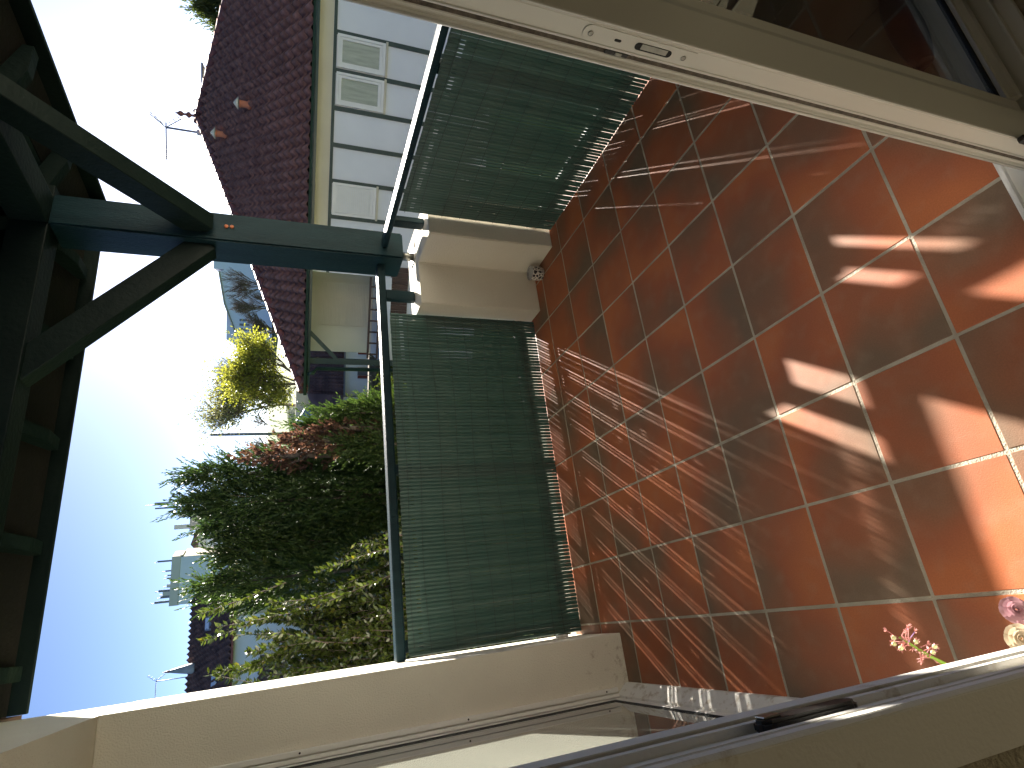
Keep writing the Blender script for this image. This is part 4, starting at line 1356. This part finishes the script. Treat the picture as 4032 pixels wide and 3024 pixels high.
def plume(base, top, rad, n, rng, lean=(0, 0)):
    """foliage plume: spray tips along a bent axis, each spray a small upward fan of scale leaves"""
    base, top = np.array(base, float), np.array(top, float)
    t = rng.beta(1.5, 1.25, n)
    env = rad * (np.sin(np.pi * np.clip(t * .88 + .12, 0, 1)) ** .75) * (1.02 - t * .35)
    ang = rng.uniform(0, 2 * np.pi, n)
    rr = np.sqrt(rng.uniform(.10, 1, n)) * env
    lump = 1 + .28 * np.sin(ang * 3 + t * 9) * np.cos(t * 17 + ang * 2)
    rr = rr * lump
    ax = base + (top - base) * t[:, None]
    c = ax + np.stack([rr * np.cos(ang), rr * np.sin(ang), rng.normal(0, .12, n)], 1)
    out = np.stack([np.cos(ang), np.sin(ang), np.zeros(n)], 1)
    d = out * (0.75 - .45 * t[:, None]) + np.array([0, 0, 1.0]) + rng.normal(0, .22, (n, 3))
    d /= np.linalg.norm(d, axis=1, keepdims=True)
    return c, d

def sprays(c, d, L, k, ll, lw, rng):
    """each spray: k leaflets set alternately along a short curved twig"""
    n = len(c)
    s = np.cross(d, rng.normal(size=(n, 3)))
    s /= np.linalg.norm(s, axis=1, keepdims=True)
    Ls = L * rng.uniform(.55, 1.25, n)
    C, D_, W = [], [], []
    for i in range(k):
        t = (i + .5) / k
        sg = 1 if i % 2 else -1
        p = c + d * (Ls * t)[:, None] + np.array([0, 0, -.06]) * (t * t)
        dd = d * (.75 + .5 * t) + s * (sg * (.62 - .35 * t)) + rng.normal(0, .16, (n, 3))
        C.append(p); D_.append(dd); W.append(np.full(n, ll * (1.15 - .55 * t)))
    return np.concatenate(C), np.concatenate(D_), np.concatenate(W), lw

def conifer(label, loc, plumes, m, nspray, L=.34, k=14, ll=.075, lw=.018, trunk_h=3.0, group=None, seed=1):
    rng = np.random.default_rng(seed)
    tr_ = root('conifer_tree', label, 'tree', loc)
    if group: tr_['group'] = group
    t = Tubes(7)
    t.add([tuple(loc), (loc[0] + .05, loc[1], loc[2] + trunk_h * .5), (loc[0], loc[1] + .05, loc[2] + trunk_h)], [.13, .09, .03])
    Cs, Ds, Ws = [], [], []
    tot = sum(p[2] ** 1.4 * np.linalg.norm(np.array(p[1]) - np.array(p[0])) for p in plumes)
    for b, tp, rad in plumes:
        n = int(nspray * rad ** 1.4 * np.linalg.norm(np.array(tp) - np.array(b)) / tot)
        c, d = plume(b, tp, rad, n, rng)
        C, D_, W, _ = sprays(c, d, L, k, ll, lw, rng)
        Cs.append(C); Ds.append(D_); Ws.append(W)
        t.add([tuple(b), tuple((np.array(b) + np.array(tp)) / 2 + np.array([.05, 0, 0])), tuple(np.array(tp) - [0, 0, .15])], [.055, .035, .008])
        for q in range(26):
            i = rng.integers(0, len(c))
            tt_ = np.clip((c[i][2] - b[2]) / (tp[2] - b[2] + 1e-6) - .12, 0, 1)
            p = np.array(b) + (np.array(tp) - np.array(b)) * tt_
            t.add([tuple(p), tuple((p + c[i]) / 2 + [0, 0, -.05]), tuple(c[i])], [.014, .009, .004])
    t.build('trunk', M['bark'], tr_)
    leaves('crown', np.concatenate(Cs), np.concatenate(Ds), np.concatenate(Ws), lw, m, tr_, rng)
    return tr_

M['conifer'] = leafmat('dark_conifer_leaf', (0.028, 0.052, 0.016), (0.062, 0.100, 0.030), .24, (0.11, 0.14, 0.036), gloss=.3)
M['conifer2'] = leafmat('green_conifer_leaf', (0.034, 0.060, 0.016), (0.070, 0.108, 0.030), .28, (0.13, 0.15, 0.038), gloss=.3)
M['brownfol'] = leafmat('rusty_shrub_leaf', (0.085, 0.046, 0.034), (0.15, 0.082, 0.058), .3, (0.10, 0.10, 0.035))
M['privet'] = leafmat('glossy_privet_leaf', (0.045, 0.068, 0.014), (0.095, 0.118, 0.026), .24, (0.18, 0.16, 0.03), gloss=1.0, rough=.22)
M['willow'] = leafmat('yellow_green_leaf', (0.17, 0.18, 0.04), (0.30, 0.30, 0.07), .48, (0.11, 0.12, 0.04))
M['pine'] = leafmat('olive_pine_needle', (0.045, 0.065, 0.020), (0.09, 0.11, 0.035), .3)
M['buds'] = leafmat('fresh_bud_leaf', (0.16, 0.17, 0.07), (0.26, 0.25, 0.12), .4)

def P(az, D, z): return tuple(polar(az, D, z))
conifer('tall dark green conifer with feathery tips rising highest left of the red shrub', P(167, 9.2, -3.0), [
    (P(165.9, 9.2, -1.8), P(165.3, 9.2, 2.72), .62), (P(167.8, 9.0, -2.2), P(167.8, 9.0, 2.72), .70), (P(170.3, 9.3, -2.2), P(169.9, 9.3, 2.45), .68), (P(164.2, 9.4, -2.2), P(163.7, 9.4, 1.75), .50)],
    M['conifer'], 7500, trunk_h=4.2, seed=3, group='conifers behind the left railing')
conifer('green conifer with loose drooping sprays between the tall dark conifer and the broad-leaved bush', P(173.4, 8.8, -3.0), [
    (P(172.2, 9.0, -2.2), P(172.0, 9.0, 2.30), .62), (P(174.2, 8.7, -2.2), P(174.4, 8.7, 2.42), .52), (P(175.8, 9.2, -2.2), P(175.9, 9.2, 2.30), .36), (P(171.2, 9.4, -2.0), P(171.0, 9.4, 1.9), .55)],
    M['conifer2'], 5200, trunk_h=3.8, seed=5, group='conifers behind the left railing')
conifer('lower green conifer to the right of the red shrub, beside the cottage', P(161.0, 8.4, -3.0), [
    (P(161.8, 8.5, -2.6), P(161.2, 8.5, 1.25), .55), (P(160.3, 8.2, -2.8), P(159.9, 8.2, .95), .42), (P(163.2, 7.9, -2.6), P(162.9, 7.9, .75), .55), (P(159.9, 8.6, -2.8), P(159.5, 8.6, .45), .32)],
    M['conifer2'], 4200, trunk_h=2.6, seed=6, group='conifers behind the left railing')
rs_ = conifer('rusty red brown shrub between the conifers in front of the grey pole', P(163.0, 7.6, -3.0), [
    (P(163.8, 8.6, .9), P(163.9, 8.6, 1.98), .16), (P(162.6, 8.0, .55), P(162.5, 8.0, 1.60), .16), (P(161.6, 8.0, .2), P(161.4, 8.0, 1.2), .12)],
    M['brownfol'], 300, L=.18, k=7, ll=.075, lw=.035, trunk_h=2.6, seed=8)
rs_.name = 'red_shrub'; rs_['category'] = 'shrub'

def broad_bush(name, label, cat, loc, shoots, m, mb, seed, leaf=(.058, .027), per=135, spread=.22):
    """shrub of many upright shoots, each set with paired leaves"""
    rng = np.random.default_rng(seed)
    b = root(name, label, cat, loc)
    t = Tubes(4)
    C, D_ = [], []
    for (tip, n, rad, zlow) in shoots:
        tip = np.array(tip)
        for i in range(n):
            e = tip + np.array([rng.normal(0, rad), rng.normal(0, rad), 0]) 
            e[2] = tip[2] - abs(rng.normal(0, 1)) * .55 * (1 if i else 0)
            hlen = rng.uniform(.6, 1.5)
            if rng.random() < .6:
                e[2] = rng.uniform(zlow, tip[2] - .3)
                e[:2] = tip[:2] + rng.normal(0, rad * 1.5, 2)
            s = e - np.array([rng.normal(0, spread), rng.normal(0, spread), hlen])
            mid = (s + e) / 2 + rng.normal(0, .06, 3)
            t.add([tuple(s), tuple(mid), tuple(e)], [.0055, .004, .0015])
            K = int(per * hlen)
            u = rng.uniform(0, 1, K) ** .8
            pos = np.where(u[:, None] < .5, s + (mid - s) * (u * 2)[:, None], mid + (e - mid) * (u * 2 - 1)[:, None])
            ax = (e - s) / np.linalg.norm(e - s)
            dr = rng.normal(0, 1, (K, 3)); dr -= (dr @ ax)[:, None] * ax; dr /= np.linalg.norm(dr, axis=1, keepdims=True)
            C.append(pos); D_.append(dr + ax * .75)
    for i in range(7):
        a = rng.uniform(0, 6.28)
        p1 = np.array(loc) + [math.cos(a) * .25, math.sin(a) * .25, 0]
        p2 = p1 + [math.cos(a) * .4, math.sin(a) * .4, 2.2]
        t.add([tuple(p1), tuple((p1 + p2) / 2), tuple(p2), tuple(p2 + [math.cos(a) * .2, math.sin(a) * .3, 1.4])], [.035, .028, .02, .008])
    t.build('trunk', mb, b)
    C = np.concatenate(C); D_ = np.concatenate(D_)
    leaves('crown', C, D_, leaf[0] * rng.uniform(.7, 1.25, len(C)), leaf[1], m, b, rng, .12)
    return b
broad_bush('privet_bush', 'broad-leaved olive green bush with glossy leaves beside the cream wall pier', 'bush', P(177.5, 6.3, -3.0), [
    (P(177.7, 6.0, 2.22), 14, .07, 1.2), (P(179.8, 6.0, 2.14), 20, .08, 1.0), (P(181.3, 6.1, 2.10), 16, .10, 1.0),
    (P(178.6, 6.3, 1.55), 120, .24, -.8), (P(180.8, 6.3, 1.55), 120, .24, -.8), (P(176.6, 6.4, 1.15), 110, .22, -1.0), (P(174.6, 6.4, .75), 90, .22, -1.2), (P(172.8, 6.5, .35), 60, .2, -1.2), (P(171.0, 6.6, -.35), 40, .2, -1.4),
    (P(183.5, 6.3, 1.4), 80, .3, -.8)],
    M['privet'], M['bark'], 21)

def bare_tree(name, label, base, top, spread, seed, m, leafm=None, nleaf=0, leafsz=(.25, .12), depth=5, r0=.16, group=None, first=.35, width=2.0):
    rng = np.random.default_rng(seed)
    t_ = root(name, label, 'tree', tuple(base))
    if group: t_['group'] = group
    t = Tubes(5)
    tips = []
    H = top - base[2]
    def grow(p, d, L, r, k):
        q = p + d * L
        mid = (p + q) / 2 + rng.normal(0, .04 * L, 3)
        t.add([tuple(p), tuple(mid), tuple(q)], [r, r * .85, r * .68])
        if k == 0:
            tips.append((q, d)); return
        nb = 3 if k > 1 else 4
        for i in range(nb):
            a = rng.uniform(0, 2 * math.pi)
            s = np.array([math.cos(a), math.sin(a), 0])
            nd = d * rng.uniform(.7, 1.1) + s * spread * rng.uniform(.5, 1.1) + np.array([0, 0, .22])
            nd /= np.linalg.norm(nd)
            f0 = rng.uniform(.45, 1.0)
            grow(p + (q - p) * f0, nd, L * rng.uniform(.62, .86), r * .60, k - 1)
        grow(q, d * .9 + rng.normal(0, .15, 3) * np.array([1, 1, .3]), L * .8, r * .66, k - 1)
    grow(np.array(base, float), np.array([0, 0, 1.0]), H * first, r0, depth)
    V = np.array(t.v)
    b0 = np.array(base, float)
    kz = (top - b0[2]) / (V[:, 2].max() - b0[2])
    rad = np.percentile(np.linalg.norm(V[:, :2] - b0[:2], axis=1), 97)
    kx = width / rad
    K3 = np.array([kx, kx, kz])
    t.v = [tuple(p) for p in b0 + (V - b0) * K3]
    t.build('trunk', m, t_)
    if leafm is not None:
        pts = b0 + (np.array([q for q, d in tips]) - b0) * K3; dr = np.array([d for q, d in tips])
        i = rng.integers(0, len(pts), nleaf)
        c = pts[i] + rng.normal(0, .05 * H, (nleaf, 3))
        leaves('crown', c, dr[i] + rng.normal(0, .7, (nleaf, 3)), leafsz[0] * rng.uniform(.6, 1.3, nleaf), leafsz[1], leafm, t_, rng)
    return t_
bare_tree('leafy_tree', 'bright yellow green spring tree standing between the cottage roof and the blue building', P(157.2, 38, -1.4), 4.75, .95, 31, M['bark'], M['willow'], 12000, (.17, .095), 5, .13, first=.30, width=2.3)
bare_tree('bare_tree', 'tall airy tree with sparse fresh buds, top left of the yellow green tree', P(159.2, 44, -.8), 6.9, .80, 33, M['bark'], M['buds'], 6500, (.17, .10), 5, .15, first=.32, width=2.1)
bare_tree('bare_tree', 'round leafless tree behind the yellow green tree, right of its top', P(156.3, 80, 1.8), 9.6, .95, 35, M['bark_pale'], None, 0, depth=5, r0=.16, first=.35, width=2.6)
for az, D_, tp, sd_ in ((150.4, 70, 7.0, 41), (148.4, 72, 8.2, 42), (152.6, 66, 5.3, 43)):
    bare_tree('bare_tree', {41: 'middle one of three leafless trees in front of the pale blue building', 42: 'rightmost leafless tree before the pale blue building, beside the green post', 43: 'smallest leafless tree, left of three before the pale blue building'}[sd_],
              P(az, D_, .9), tp, .75, sd_, M['bark'], None, 0, depth=5, r0=.11, group='leafless trees before the blue building', first=.28, width=1.7)
# drooping conifer behind the neighbour's right hip
conifer('olive drooping pine above the right hip of the plum tiled roof', P(127, 27, -3.0), [
    (P(127.8, 27, 0), P(127.6, 27, 4.35), 1.5), (P(125.0, 27, 0), P(124.8, 27, 5.3), 1.9), (P(122.5, 27, 0), P(122.5, 27, 6.0), 1.9)],
    M['pine'], 5200, L=.6, k=9, ll=.22, lw=.05, trunk_h=7.5, seed=15)
# ivy-leaved ground cover and low hedge at the cottage
rng = np.random.default_rng(77)
n = 9000
c = polar(158.6, 20, -2.2) + rng.normal(0, 1, (n, 3)) * np.array([.9, .9, .28])
lh_ = root('hedge', 'low variegated hedge in front of the cottage by the stone wall', 'hedge', P(158.6, 20, -3.0))
leaves('foliage', c, rng.normal(0, 1, (n, 3)) + [0, 0, .8], .10, .06, M['privet'], lh_, rng)
tw = Tubes(4)
for i in range(30):
    p = polar(158.6, 20, -3.0) + rng.normal(0, .8, 3) * [1, 1, 0]
    tw.add([tuple(p), tuple(p + [rng.normal(0, .2), rng.normal(0, .2), .9])], [.02, .006])
tw.build('stems', M['bark'], lh_)
# distant tree belt
for az, D_, h in ((163.2, 120, 7.6), (165.5, 140, 8.5), (161.0, 150, 8.0)):
    bare_tree('bare_tree', {163.2: 'distant leafless tree right behind the grey pole', 165.5: 'distant leafless tree left of the grey pole above the red shrub', 161.0: 'farthest leafless tree right of the grey pole'}[az], P(az, D_, 2.5), h, .9, int(az), M['bark_pale'], None, 0, depth=4, r0=.16, group='distant leafless trees', width=2.5)
